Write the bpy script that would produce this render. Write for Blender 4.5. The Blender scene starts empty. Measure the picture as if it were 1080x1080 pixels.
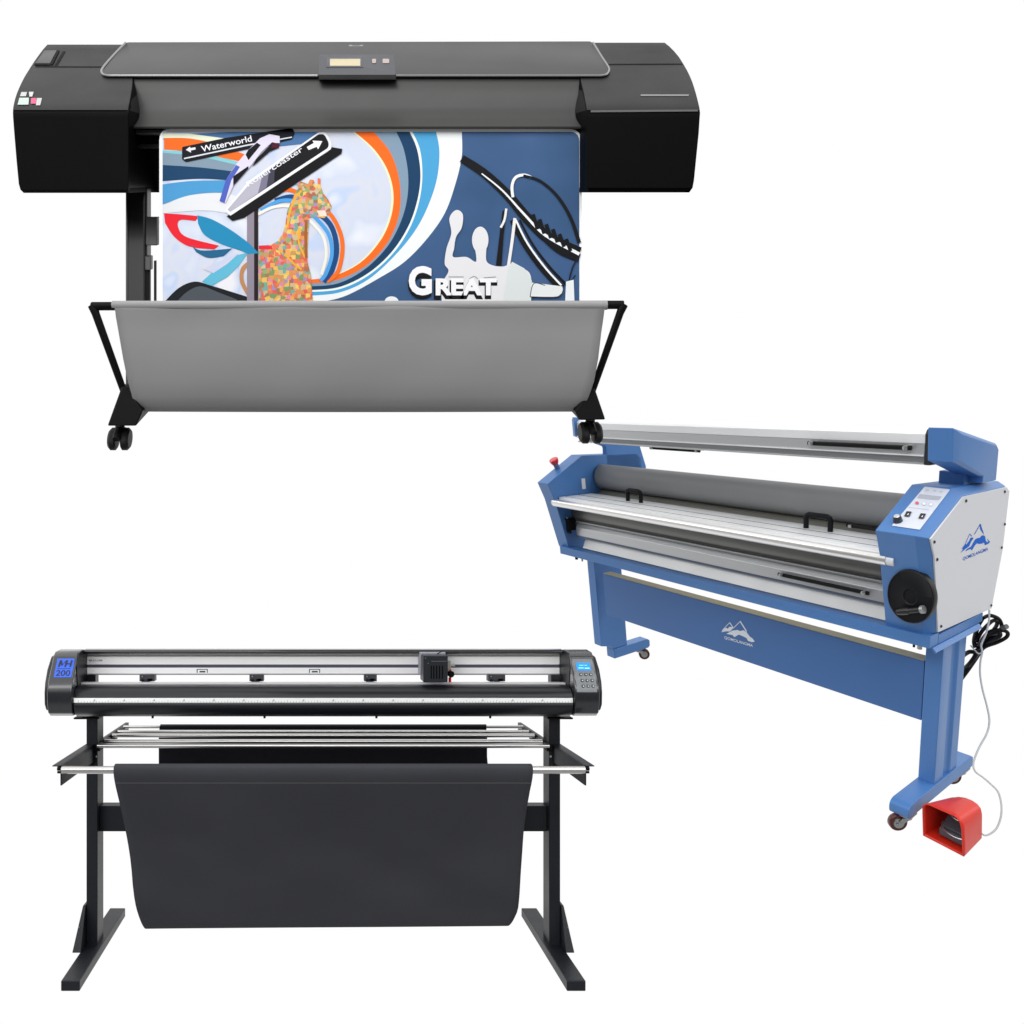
import bpy, bmesh, math, random
from mathutils import Vector, Matrix
random.seed(7)
F = 850.0                                  # focal length in photograph pixels (frame is 1080 px wide)
C = bpy.context.scene.collection
def ray(px, py): return Vector(((px-540)/F, 1.0, (540-py)/F))

class Frame:
    """One machine's own axes: x along its length, y back into its depth, z up."""
    def __init__(s, O, ux, uy, uz):
        s.O = O; s.M = Matrix((ux, uy, uz)).transposed(); s.I = s.M.inverted()
    def W(s, x, y, z): return s.O + s.M @ Vector((x, y, z))
    def sol(s, px, py, ax, v):
        r = s.I @ ray(px, py); o = s.I @ (-s.O)
        return o + r*((v-o[ax])/r[ax])
PR = Frame(Vector((0,0,0)), Vector((1,0,0)), ray(377,190), Vector((0,0,1)))
PL = Frame(Vector((0,0,0)), Vector((1,0,0)), ray(341,624), Vector((0,0,1)))
LM = Frame(ray(988,667.5)*2.5, -ray(-24,425).normalized(), ray(1493,415).normalized(), -ray(836,3000).normalized())

# ------------------------------------------------------------------ materials
def lin(h):
    h = h.lstrip('#'); out = []
    for i in (0,2,4):
        c = int(h[i:i+2],16)/255; out.append(c/12.92 if c <= .04045 else ((c+.055)/1.055)**2.4)
    return tuple(out)
MATS = {}
def mat(name, col, rough=.5, metal=0, spec=.5, emit=0, bump=0, bscale=300, var=0, vscale=8, coat=0, stretch=None, twosided=False):
    if name in MATS: return MATS[name]
    m = bpy.data.materials.new(name); m.use_nodes = True; nt = m.node_tree; b = nt.nodes['Principled BSDF']
    c = lin(col) if isinstance(col, str) else col
    b.inputs['Base Color'].default_value = (*c,1); b.inputs['Roughness'].default_value = rough
    b.inputs['Metallic'].default_value = metal; b.inputs['Specular IOR Level'].default_value = spec
    b.inputs['Coat Weight'].default_value = coat; b.inputs['Coat Roughness'].default_value = .12
    if emit:
        b.inputs['Emission Color'].default_value = (*c,1); b.inputs['Emission Strength'].default_value = emit
    tc = nt.nodes.new('ShaderNodeTexCoord')
    mp = nt.nodes.new('ShaderNodeMapping'); nt.links.new(tc.outputs['Object'], mp.inputs[0])
    if stretch: mp.inputs['Scale'].default_value = stretch
    if var:
        n = nt.nodes.new('ShaderNodeTexNoise'); n.inputs['Scale'].default_value = vscale; n.inputs['Detail'].default_value = 6
        nt.links.new(mp.outputs[0], n.inputs['Vector'])
        mx = nt.nodes.new('ShaderNodeMix'); mx.data_type = 'RGBA'
        mx.inputs[6].default_value = (*[x*(1-var) for x in c],1); mx.inputs[7].default_value = (*[min(1,x*(1+var)) for x in c],1)
        nt.links.new(n.outputs[0], mx.inputs[0]); nt.links.new(mx.outputs[2], b.inputs['Base Color'])
        mr = nt.nodes.new('ShaderNodeMapRange'); mr.inputs[3].default_value = max(.02,rough-.08); mr.inputs[4].default_value = rough+.1
        nt.links.new(n.outputs[0], mr.inputs[0]); nt.links.new(mr.outputs[0], b.inputs['Roughness'])
    if bump:
        n2 = nt.nodes.new('ShaderNodeTexNoise'); n2.inputs['Scale'].default_value = bscale; n2.inputs['Detail'].default_value = 3
        nt.links.new(mp.outputs[0], n2.inputs['Vector'])
        bp = nt.nodes.new('ShaderNodeBump'); bp.inputs['Strength'].default_value = bump; bp.inputs['Distance'].default_value = .002
        nt.links.new(n2.outputs[0], bp.inputs['Height']); nt.links.new(bp.outputs[0], b.inputs['Normal'])
    MATS[name] = m; return m
def flat(col, rough=.35): return mat('ink_'+col.lstrip('#'), tuple(x*.93 for x in lin(col)), rough+.15, spec=.10)

BLK   = mat('black_gloss_plastic', (.0014,.0014,.0016), .42, spec=.03, var=.2)
BLKG  = mat('graphite_plastic', (.0085,.0085,.0085), .42, spec=.22, bump=.15, bscale=900, var=.1)
LIDM  = mat('lid_plastic', (.015,.015,.015), .32, spec=.34, var=.08, vscale=3)
PANM  = mat('grey_panel_plastic', (.031,.031,.030), .42, spec=.35, var=.06)
TRIM  = mat('silver_trim', (.30,.30,.30), .3, metal=.7)
BLKS  = mat('black_steel', (.0035,.0035,.0035), .5, spec=.1)
POSTM = mat('printer_post_metal', (.009,.009,.009), .35, spec=.3)
RUBB  = mat('black_rubber', (.006,.006,.006), .5, spec=.16)
BINF  = mat('grey_bin_fabric', '#878687', .85, spec=.15, bump=.25, bscale=1200, var=.05, vscale=3)
BINH  = mat('grey_bin_hem', '#919191', .8, spec=.15, bump=.2, bscale=1200)
PAPER = mat('photo_paper', (.84,.85,.85), .4, spec=.2)
LCDB  = mat('beige_lcd', '#b7aa86', .3)
WHITEP= mat('white_print', (.8,.8,.8), .5)

PLB   = mat('plotter_dark_plastic', (.008,.0095,.013), .26, spec=.5, var=.1, coat=1)
PLC   = mat('plotter_dark_cover', (.008,.0095,.012), .30, spec=.45, var=.1)
PLS   = mat('plotter_stand_paint', (.009,.0105,.014), .42, spec=.3, bump=.12, bscale=1500, var=.12)
ALUW  = mat('plotter_white_rail', (.97,.97,.98), .35, metal=.08, stretch=(1,40,40), var=.04, vscale=6)
CHRM  = mat('chrome_rod', (.62,.61,.60), .3, metal=1.0)
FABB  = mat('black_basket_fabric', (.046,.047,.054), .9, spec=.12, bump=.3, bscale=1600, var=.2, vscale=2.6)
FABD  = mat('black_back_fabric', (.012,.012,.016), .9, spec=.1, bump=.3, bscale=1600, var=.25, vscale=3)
LCDC  = mat('lit_blue_lcd', (.0,.22,.85), .3, emit=.9)
MHB   = mat('blue_badge', '#2f62dc', .45)
NAVY  = mat('badge_ink', '#10173a', .5)
KPAD  = mat('keypad_grey', (.19,.20,.21), .35, metal=.4)

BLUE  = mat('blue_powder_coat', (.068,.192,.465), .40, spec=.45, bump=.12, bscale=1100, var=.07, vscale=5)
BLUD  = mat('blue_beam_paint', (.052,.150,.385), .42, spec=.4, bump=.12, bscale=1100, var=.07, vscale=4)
LPANL = mat('light_grey_panel', (.66,.67,.70), .45, spec=.3, var=.02)
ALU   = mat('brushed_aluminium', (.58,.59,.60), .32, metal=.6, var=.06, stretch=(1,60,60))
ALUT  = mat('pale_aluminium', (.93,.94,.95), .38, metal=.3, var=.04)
ALUD  = mat('dark_aluminium', (.30,.31,.32), .4, metal=.6)  # darker aluminium for the beam groove, track strip and web rod
ROLL  = mat('grey_silicone_rubber', (.20,.205,.21), .5, spec=.35, bump=.1, bscale=400, var=.08, vscale=6)
ROLD  = mat('dark_rubber_roller', (.13,.127,.115), .4, spec=.45, var=.12)
OLIV  = mat('tan_lit_edge', (.42,.38,.24), .6, var=.2)  # thin tan strip; the lit look of the beam's top is its colour
REDP  = mat('red_pedal_plastic', (.66,.030,.014), .38, spec=.4, bump=.1, bscale=900, var=.05)
REDB  = mat('red_button', (.75,.03,.04), .3, coat=.4)
WHEL  = mat('dark_red_wheel', (.075,.008,.008), .35)
STEEL = mat('zinc_steel', (.42,.43,.43), .3, metal=.9, var=.1)
PEDG  = mat('pedal_grey_rubber', (.075,.085,.105), .5, bump=.3, bscale=600)
CABG  = mat('grey_cable_sheath', (.50,.52,.53), .45)
LOGOB = mat('logo_blue_ink', '#0f62c8', .6, spec=.1)
LOGOW = mat('logo_white_ink', (.72,.76,.82), .5)

# ------------------------------------------------------------------ mesh helpers (all return world-space geometry)
def box(fr, x0,x1,y0,y1,z0,z1):
    v = [fr.W(x,y,z) for x in (x0,x1) for y in (y0,y1) for z in (z0,z1)]
    return v, [(0,1,3,2),(4,6,7,5),(0,4,5,1),(2,3,7,6),(0,2,6,4),(1,5,7,3)]
def prism(A, B):
    n = len(A); return list(A)+list(B), [tuple(range(n))[::-1], tuple(range(n,2*n))] + [(i,(i+1)%n,n+(i+1)%n,n+i) for i in range(n)]
def ext(fr, ax, v0, v1, pts):
    def mk(v): 
        out = []
        for a,b in pts: out.append(fr.W(*( (v,a,b) if ax==0 else (a,v,b) if ax==1 else (a,b,v) )))
        return out
    k=1 if ax!=0 or abs(v1-v0)<.5 else 24
    return loft([mk(v0+(v1-v0)*i/k) for i in range(k+1)])
def epx(fr, ax, v0, v1, px):
    A=[];B=[]
    for p in px:
        l = fr.sol(p[0],p[1],ax,v0); m = l.copy(); m[ax] = v1
        A.append(fr.W(*l)); B.append(fr.W(*m))
    return prism(A,B)
def loft(rows, cap=True, closed=True):
    n = len(rows[0]); v = [p for r in rows for p in r]; f = []
    for k in range(len(rows)-1):
        for i in range(n if closed else n-1):
            j=(i+1)%n; f.append((k*n+i, k*n+j, (k+1)*n+j, (k+1)*n+i))
    if cap: f += [tuple(range(n))[::-1], tuple(range((len(rows)-1)*n, len(rows)*n))]
    return v, f
def cyl(fr, ax, v0, v1, c, r, n=28, r1=None):
    rows=[]
    k=1 if abs(v1-v0)<.5 else 40
    for v,rr in [(v0+(v1-v0)*i/k, r+((r if r1 is None else r1)-r)*i/k) for i in range(k+1)]:
        row=[]
        for i in range(n):
            t=2*math.pi*i/n; a=c[0]+rr*math.cos(t); b=c[1]+rr*math.sin(t)
            row.append(fr.W(*((v,a,b) if ax==0 else (a,v,b) if ax==1 else (a,b,v))))
        rows.append(row)
    return loft(rows)
def lathe(fr, ax, prof, c, n=32):
    rows=[]
    for v,rr in prof:
        rows.append([fr.W(*((v,c[0]+rr*math.cos(t),c[1]+rr*math.sin(t)) if ax==0 else (c[0]+rr*math.cos(t),v,c[1]+rr*math.sin(t)) if ax==1 else (c[0]+rr*math.cos(t),c[1]+rr*math.sin(t),v))) for t in [2*math.pi*i/n for i in range(n)]])
    return loft(rows)
def spline(P, k=8):
    P=[Vector(p) for p in P]; out=[]
    for i in range(len(P)-1):
        a=P[max(i-1,0)];b=P[i];c=P[i+1];d=P[min(i+2,len(P)-1)]
        for j in range(k):
            t=j/k; out.append(.5*((2*b)+(c-a)*t+(2*a-5*b+4*c-d)*t*t+(3*b-a-3*c+d)*t**3))
    out.append(P[-1]); return out
def tube(P, r, n=12):
    rows=[]; N=len(P); up=None
    for i,p in enumerate(P):
        t=(P[min(i+1,N-1)]-P[max(i-1,0)]).normalized()
        if up is None: up = Vector((0,0,1)) if abs(t.z)<.9 else Vector((0,1,0))
        u=(up-t*up.dot(t)).normalized(); up=u; w=t.cross(u)
        rr = r[i] if isinstance(r,(list,tuple)) else r
        rows.append([p+(u*math.cos(a)+w*math.sin(a))*rr for a in [2*math.pi*k/n for k in range(n)]])
    return loft(rows)
def rounded(pts, r, k=4):
    out=[]; n=len(pts)
    for i in range(n):
        rr = r[i] if isinstance(r,(list,tuple)) else r
        p=Vector(pts[i]);a=Vector(pts[i-1]);b=Vector(pts[(i+1)%n])
        if rr<=0: out.append(tuple(p)); continue
        q0=p+(a-p).normalized()*min(rr,(a-p).length*.48); q1=p+(b-p).normalized()*min(rr,(b-p).length*.48)
        for j in range(k+1):
            t=j/k; out.append(tuple(q0*(1-t)**2+p*2*t*(1-t)+q1*t*t))
    return out
def textgeo(s, mapf, offset=0.0, ext_=0):
    cu=bpy.data.curves.new('t','FONT'); cu.body=s; cu.size=1; cu.offset=offset; cu.resolution_u=4
    o=bpy.data.objects.new('t',cu); me=bpy.data.meshes.new_from_object(o)
    xs=[v.co.x for v in me.vertices]; ys=[v.co.y for v in me.vertices]
    x0,x1,y0,y1=min(xs),max(xs),min(ys),max(ys)
    v=[mapf((c.co.x-x0)/(x1-x0),(c.co.y-y0)/(y1-y0)) for c in me.vertices]; f=[tuple(p.vertices) for p in me.polygons]
    bpy.data.objects.remove(o); bpy.data.curves.remove(cu); bpy.data.meshes.remove(me)
    return v,f

ORG = Vector((0,0,0))
def part(name, geos, m, parent=None, bev=0, seg=2, smooth=35, label=None, ridges=None, solid=0, sub=0, recalc=True):
    v=[];f=[]
    for g in geos:
        o=len(v); v+=[p-ORG for p in g[0]]; f+=[tuple(i+o for i in q) for q in g[1]]
    me=bpy.data.meshes.new(name); me.from_pydata([tuple(p) for p in v],[],f)
    if recalc:
        bm=bmesh.new(); bm.from_mesh(me); bmesh.ops.recalc_face_normals(bm,faces=bm.faces); bm.to_mesh(me); bm.free()
    me.materials.append(m)
    if smooth:
        for p in me.polygons: p.use_smooth=True
        me.set_sharp_from_angle(angle=math.radians(smooth))
    o=bpy.data.objects.new(name,me); C.objects.link(o)
    if parent: o.parent=parent
    if sub: 
        s=o.modifiers.new('sub','SUBSURF'); s.levels=sub; s.render_levels=sub
    if solid: 
        s=o.modifiers.new('thick','SOLIDIFY'); s.thickness=solid; s.offset=0
    if bev:
        b=o.modifiers.new('bev','BEVEL'); b.width=bev; b.segments=seg; b.limit_method='ANGLE'; b.angle_limit=math.radians(35); b.harden_normals=True
    if label: o['label']=label
    return o
def thing(name, label, cat, loc, group=None):
    global ORG
    o=bpy.data.objects.new(name,None); C.objects.link(o); o.location=loc; ORG=Vector(loc)
    o['label']=label; o['category']=cat
    if group: o['group']=group
    return o

# =================================================================== 1. LARGE-FORMAT PRINTER
ZF=2.07
def PP(px,py,d=0): return ray(px,py)*(ZF+d)
def back(fr, p, Z):                                   # same machine x,z, other depth
    l=fr.I@(p-fr.O); return fr.W(l.x,Z,l.z)
DT=[(43,.317),(47,.30),(80,.15),(92,.095),(102,.052),(109,.024),(114,.008),(119,0),(400,0)]
def D(py):
    for (a,u),(b,v) in zip(DT,DT[1:]):
        if py<=b: return u+(v-u)*(py-a)/(b-a)
    return 0
root=thing('wide_format_printer','black floor-standing wide format printer with a printed poster hanging above its grey catch bin','printer',PP(377,474,.1))
def rowbox(rows, Zb):
    R=[]
    for py,L,Rr,d in rows:
        a=PP(L,py,d); b=PP(Rr,py,d); R.append([a,b,back(PR,b,Zb),back(PR,a,Zb)])
    return loft(R)
lrows=[(47,50,136),(52,45.5,138),(58,41,139),(65,36,139.5),(72,31.5,140),(80,26.5,140),(86,23.3,139.5),(92,20.5,139),(98,18,138),(104,16,137),(109,14.8,136),(113,14,135.3),(116,13.7,135),(119,13.6,135),(124,13.8,135),(140,15,135),(170,17.5,135),(194,19.8,135),(200,21.5,135),(203.5,25,135)]
rrows=[(45,625,701),(49,619,706),(54,616,711),(60,614,716),(67,613,720.5),(74,612.5,724.5),(80,612,727.5),(86,613,730),(92,614.5,732),(98,616,733.8),(104,617,735.4),(109,618,736.6),(113,618.5,737.6),(116,619,738),(119,619,738.4),(124,619,738),(140,619,737),(170,619,734),(190,619,732),(198,619,730.5),(203,619,727)]
for rr_ in (lrows[:13],rrows[:14]): part('end_housing',[rowbox([(a,b,c,D(a)) for a,b,c in rr_],ZF+.40)],BLKG,root,smooth=40)
for rr_,k,sg in ((lrows[5:],2,1),(rrows[6:],1,-1)):
    A=[PP(r_[k],r_[0],D(r_[0])+.001) for r_ in rr_]; A.append(back(PR,A[-1],ZF+.39)); A.append(back(PR,A[0],ZF+.39))
    part('recess_cheek',[prism([p+Vector((-sg*.004,0,0)) for p in A],[p+Vector((sg*.0015,0,0)) for p in A])],BLK,root,smooth=0)
for rr_,lab in ((lrows[12:],None),(rrows[13:],None)):
    part('end_cover',[rowbox([(a,b,c,D(a)+(.004 if i==0 else 0)+(.01 if i==len(rr_)-1 else 0)) for i,(a,b,c) in enumerate(rr_)],ZF+.40)],BLK,root,smooth=40)
# centre panel between the end housings
crow=[(46,134,625,.304),(60,136,616,.24),(80,137,616,.155),(83,137,616,.145),(88,137,617,.136),(100,137,618,.130),(112,137,618,.126),(120,137,618,.117),(126,137,618,.098),(130,137,618,.077),(133.4,137,618,.052),(135.3,137,618,.054)]
part('front_panel',[rowbox(crow,ZF+.39)],PANM,root,smooth=50)
part('paper_exit',[rowbox([(135.5,137,618,.10),(203,137,618,.30)],ZF+.38)],BLK,root)
part('platen_bar',[rowbox([(137,136.5,172,.075),(141.3,136.5,171,.07)],ZF+.12)],mat('dull_platen_metal',(.16,.16,.155),.4,metal=.6),root)
part('guide_rail',[rowbox([(152,136,168,.10),(156,136,168,.098)],ZF+.13)],POSTM,root)
# lid with silver edging
lidpx=rounded([(133,44.6),(624,43.6),(643.5,76),(638,80),(110,80),(106,77)],[3,3,3,3,3,3])
def lidpt(p,e): return PP(p[0],p[1],D(p[1])-e)
part('lid',[prism([lidpt(p,.012) for p in lidpx],[lidpt(p,-.01) for p in lidpx])],LIDM,root,bev=.004)
trimpath=spline([(132.5,45.2,0),(121,57,0),(110.5,69,0),(107.2,74.5,0),(108.3,78,0),(113,79.8,0),(122,80,0)],6)
tp=[lidpt(p,.012) for p in trimpath]+[lidpt((x,80),.012) for x in range(130,336,20)]+[lidpt((335,80),.012)]
trimR=spline([(418,80,0),(450,80,0),(540,80,0),(625,80,0),(634,79.8,0),(639.5,78.5,0),(642.3,75,0),(641.5,70.5,0),(634,59,0),(625.5,45,0)],6)
part('lid_trim',[tube(tp,.0033,8),tube([lidpt(p,.012) for p in trimR],.0030,8)],TRIM,root)
# control panel on the lid
cp=part('control_panel',[prism([lidpt(p,.015) for p in rounded([(337,57.5),(416,57.5),(417.5,79),(336,79)],1.5)],[lidpt(p,.008) for p in rounded([(337,57.5),(416,57.5),(417.5,79),(336,79)],1.5)])],mat('control_plastic',(.030,.032,.040),.4),root,bev=.0015)
part('display',[prism([lidpt(p,.0185) for p in [(348,62),(380,62),(380,69.3),(348,69.3)]],[lidpt(p,.014) for p in [(348,62),(380,62),(380,69.3),(348,69.3)]])],LCDB,cp)
part('display_bezel',[prism([lidpt(p,.0165) for p in [(345,58.5),(382,58.5),(383,71),(344,71)]],[lidpt(p,.018) for p in [(345,58.5),(382,58.5),(383,71),(344,71)]])],mat('navy_bezel',(.010,.013,.030),.3),cp)
for bx,w in ((394.5,2.2),(407,3.6)):
    part('button',[prism([lidpt(p,.018) for p in rounded([(bx-w,61.8),(bx+w,61.8),(bx+w,66.6),(bx-w,66.6)],1.3)],[lidpt(p,.018) for p in rounded([(bx-w,61.8),(bx+w,61.8),(bx+w,66.6),(bx-w,66.6)],1.3)])],mat('pale_button',(.35,.29,.26),.4),cp,bev=.001)
part('panel_shadow_lip',[prism([lidpt(p,.0145) for p in [(336,79),(417.5,79),(418,84),(336,84)]],[lidpt(p,-.01) for p in [(336,79),(417.5,79),(418,84),(336,84)]])],BLK,root,bev=.001)  # black lip; the shadow under the control panel is put into its colour
part('badge',[prism([lidpt(p,.0135) for p in q],[lidpt(p,.010) for p in q]) for q in ([(368,47.3),(371.5,47.3),(371.5,49.4),(368,49.4)],[(379.5,47.3),(383,47.3),(383,49.4),(379.5,49.4)],[(371.5,48),(379.5,48),(379.5,48.8),(371.5,48.8)])],TRIM,root)
# seams, tray, stickers, name strip on the end housings
def onb(p,e): return PP(p[0],p[1],D(p[1])-e)
def plate(pts,e0,e1): return prism([onb(p,e0) for p in pts],[onb(p,e1) for p in pts])
for q_ in ([(38,69.6),(109,69.8),(109,70.8),(37.5,70.6)],[(640,67.2),(719,66.8),(720,67.8),(641,68.2)],[(66,54),(69,54),(60,69.6),(57,69.6)]): part('seam',[plate(q_,.002,-.004)],BLK,root)
part('vent_tray',[plate([(47,53),(60,53),(53,66.5),(37.5,66.5)],.003,-.004)],mat('tray_plastic',(.016,.016,.017),.3),root,bev=.001)
part('tray_edge',[plate([(37,66.5),(53.5,66.5),(53,68.2),(36,68.2)],.005,-.002),plate([(60,53),(62.5,53),(55.5,68),(53,68)],.005,-.002)],BLK,root)
for q,c in (([(22.5,97.0),(28.5,97),(27.3,101.5),(21,101.5)],(.42,.44,.43)),([(30.5,96.8),(35.5,96.8),(34,101.8),(31,101.8)],(.46,.48,.47)),([(20.5,103),(30.5,103),(30,110.3),(18.5,110.3)],(.42,.52,.47)),([(32.8,103.3),(38.2,103.3),(38,109.3),(32.5,109.3)],(.55,.06,.16)),([(38.8,103.3),(44.3,103.3),(42.4,111),(37.8,111)],(.42,.42,.42))):
    part('sticker',[plate(q,.003,-.002)],mat('sticker_%d'%int(c[1]*1000),c,.5),root)
part('name_strip',[plate([(676,99.5),(727,99.5),(726,101.2),(675.5,101.2)],.002,-.002)],mat('name_strip_ink',(.16,.16,.16),.4),root)
part('painted_edge_highlight',[plate([(623,116.3),(736,115.6),(736.3,117.6),(623,118.5)],.0025,-.003)],mat('edge_highlight_paint',(.05,.052,.05),.25),root,bev=.001)  # paler strip painted in for the gloss highlight along the cover edge
# stand: post, foot, casters
def pbox(x0,x1,y0,y1,Z0,Z1,fr=PR): 
    A=[ray(*p)*Z0 for p in ((x0,y0),(x1,y0),(x1,y1),(x0,y1))]; return prism(A,[back(fr,p,Z1) for p in A])
for s in (0,1):
    xa,xb=(131.5,154.5) if s==0 else (596,612)
    part('stand_post',[pbox(xa,xb,195,425,2.24,2.30)],POSTM,root,bev=.012,seg=4)
part('cable_block',[pbox(153.5,166,229,259,2.235,2.27)],mat('block_plastic',(.028,.028,.028),.4),root,bev=.003)
part('cable_block',[pbox(153,159,270,285,2.235,2.26)],mat('block_plastic',(.028,.028,.028),.4),root,bev=.002)
part('cable_strip',[pbox(162.3,164.3,275,330,2.24,2.25),pbox(154,158,285,330,2.245,2.25)],BLKS,root)
# rear cross tube hidden by the bin
part('cross_tube',[pbox(150,600,395,405,2.26,2.30)],BLKS,root,bev=.004)
footL=[(128,408),(133,408),(150.5,433.5),(143.5,449.5),(113,449.5)]
footR=[(606.5,433.5),(622,410),(627.5,409.5),(639,443),(611,443.5)]
def casterp(cx,top,bot,Z,w=11,par=None,ht=None):
    r=(bot-top)/2/F*Z*.94; l=PR.sol(cx,(top+bot)/2+.6,1,Z); k=Z/F
    c=part('caster',[lathe(PR,2,[(l.z+r*.55,.012*1),(l.z+r*1.25,.012)],(l.x,l.y),16)],BLKS,par)
    for sx in (-1,1):
        x0=l.x+sx*k*w*.24; x1=l.x+sx*k*w
        part('wheel',[lathe(PR,0,[(x0,r*.85),(x0+(x1-x0)*.15,r),(x0+(x1-x0)*.7,r),(x1,r*.78),(x1+sx*.0002,r*.3)],(l.y,l.z),28)],RUBB,c)
    part('hood',[tube([PR.W(l.x,l.y+(r+.006)*math.cos(t),l.z+(r*.86)*math.sin(t)) for t in [math.radians(q) for q in range(-10,170,12)]],.0095,8)],BLKS,c)
for px,cx,cx2,t,b in ((footL,126.5,150,450,474.5),(footR,622.5,604,444,467.5)):
    A=[ray(*p)*2.05 for p in px]
    part('foot',[prism(A,[back(PR,p,2.62) for p in A])],BLKS,root,bev=.004)
    casterp(cx,t,b,2.10,par=root)
    q=back(PR,ray(cx,(t+b)/2)*2.10,2.56); casterp(540+F*q.x/q.y,540-F*q.z/q.y-9,540-F*q.z/q.y+10,2.56,10,par=root)
# catch bin
ZB=2.0
part('bin_rail',[tube([ray(97,323)*ZB,ray(658,321.5)*ZB],.0105,16)],BLKS,root,bev=.002)
part('bin_arm',[tube([ray(98,323)*ZB,ray(101,331)*ZB,ray(131,414)*2.07],[.0115,.0095,.0085],12)],BLKS,root)
part('bin_arm',[tube([ray(657.5,321.5)*ZB,ray(654,330)*ZB,ray(625,412)*2.07],[.0115,.0095,.0085],12)],BLKS,root)
rows=[(119.5,640.5,319,2.0),(120.5,639,323,1.992),(121.5,637.5,327,1.993),(122.5,636.5,335,1.999),(125.5,634,352,2.003),(130,631,378,2.014),(135,626.5,402,2.03),(139.5,621,418,2.045),(143,616,428,2.062),(146.5,610.5,433.5,2.085),(152,605,433.8,2.13),(160,599,427,2.22),(168,592,405,2.34),(173,586,370,2.42),(176,582,330,2.45)]
rs=[]
N=48
for (L,R,py,Z) in rows:
    r=[]
    for i in range(N+1):
        t=i/N; sag=.0015*math.sin(t*9+py*.02)+.001*math.sin(t*23+py*.05)
        sagy=(0.9*math.sin(math.pi*t) if 425<py<434 else 0)
        r.append(ray(L+(R-L)*t,py+sagy*.6)*(Z+sag))
    rs.append(r)
part('bin_fabric',[loft(rs,cap=False,closed=False)],BINF,root,smooth=80,solid=.002,recalc=False)
part('bin_hem',[tube([ray(119.5+(640.5-119.5)*i/20,322)*(ZB-.001) for i in range(21)],.0112,14)],BINH,root)

# ------------------------------------------------------------------- the poster (a flat print on paper)
ZP=2.138
OUT=rounded([(168,136),(613.5,136),(613.5,330),(168,330)],[12,14,0,0],6)
def L3(px,py,k): return ray(px,py)*(ZP-.0004-k*.00005)
ORG=ray(390,330)*ZP
poster=part('printed_poster',[prism([ray(*p)*ZP for p in OUT],[ray(*p)*(ZP+.001) for p in OUT])],PAPER)
poster['label']='colourful poster with swirls, mosaic giraffe and word GREAT hanging from the black printer'; poster['category']='poster'
poster.location=ORG
lay=[1.0]
def ink(name,polys,m,fixed=None):
    lay[0]+=1; k=lay[0] if fixed is None else fixed
    gs=[]
    for q in polys:
        v=[L3(p[0],p[1],k) for p in q]; gs.append((v,[tuple(range(len(v)))]))
    o=part(name,gs,m,poster,smooth=0,recalc=False)
    return o
def inkm(name,stops,axis='x',rough=.35,noise=0):
    """a printed colour blend across a shape: the ink itself changes colour"""
    m=bpy.data.materials.new(name); m.use_nodes=True; nt=m.node_tree; b=nt.nodes['Principled BSDF']; b.inputs['Roughness'].default_value=rough
    b.inputs['Specular IOR Level'].default_value=.10
    tc=nt.nodes.new('ShaderNodeTexCoord'); n=nt.nodes.new('ShaderNodeTexNoise'); n.inputs['Scale'].default_value=noise; n.inputs['Detail'].default_value=2
    nt.links.new(tc.outputs['Object'],n.inputs['Vector']); cr=nt.nodes.new('ShaderNodeValToRGB'); nt.links.new(n.outputs[0],cr.inputs[0])
    cr.color_ramp.elements[0].position=stops[0][0]; cr.color_ramp.elements[0].color=(*lin(stops[0][1]),1)
    cr.color_ramp.elements[1].position=stops[-1][0]; cr.color_ramp.elements[1].color=(*lin(stops[-1][1]),1)
    for p,c in stops[1:-1]:
        e=cr.color_ramp.elements.new(p); e.color=(*lin(c),1)
    nt.links.new(cr.outputs[0],b.inputs['Base Color']); return m
S2=lambda pts,k=6:[(p.x,p.y) for p in spline([(a,b,0) for a,b in pts],k)]
AREA=rounded([(171.5,139),(611,139),(611,320),(171.5,320)],[6,10,0,0],5)
ink('printed_background',[AREA],inkm('ink_sky_blue',[(.3,'#304f74'),(.55,'#385780'),(.75,'#465f89')],noise=5))
B=[ [(374,139),(395,158),(409,180),(415,205),(412,230),(401,254),(380,277),(352,291),(326,295)],
    [(394,139),(410,158),(419,180),(422.5,205),(420,230),(408,257),(385,281),(355,295.5),(326,299)],
    [(418,139),(426,158),(430.5,185),(429,212),(421,238),(407,262),(384,284.5),(356,299),(326,302)],
    [(432,139),(440,158),(443.5,185),(440,212),(430,240),(412,267),(387,289),(357,303),(326,306)],
    [(435,139),(443,158),(445.5,185),(442,213),(432,241),(414,268),(388,291),(358,305),(326,308)],
    [(460,139),(463.5,160),(461,188),(452,216),(438,243),(416,270),(388,295),(358,308.5),(326,312)],
    [(487,139),(487,165),(480,195),(469,225),(451,251),(428,275),(402,292),(362,313),(326,320)]]
BS=[S2(b) for b in B]
inner=[(171.5,139.5)]+BS[0]+[(326,320),(171.5,320)]
ink('printed_sky',[inner],inkm('ink_pale_sky',[(.32,'#d9dce4'),(.45,'#c2cadb'),(.55,'#c9ccd8'),(.60,'#b4c4de'),(.70,'#dddde2')],noise=7))
for i,c in enumerate(('#f06a1c','#7f96ab','#123c60','#e8efe8','#4a9fd0','#e9ecec')):
    ink('printed_swirl',[BS[i]+BS[i+1][::-1]],flat(c),fixed=4)
ink('printed_swirl_edge',[BS[0]+[(x-2.2,y) for x,y in BS[0]][::-1]],flat('#e8ecc0'),fixed=4)
ink('printed_stripe',[[(172,142),(250,139),(340,139),(338,150),(290,155),(240,150),(200,146),(172,147)]],flat('#476f9e'))
ink('printed_stripe',[[(172,141),(200,141),(260,149),(270,154),(230,152),(200,147),(172,146)]],flat('#e6ebcf'))
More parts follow.
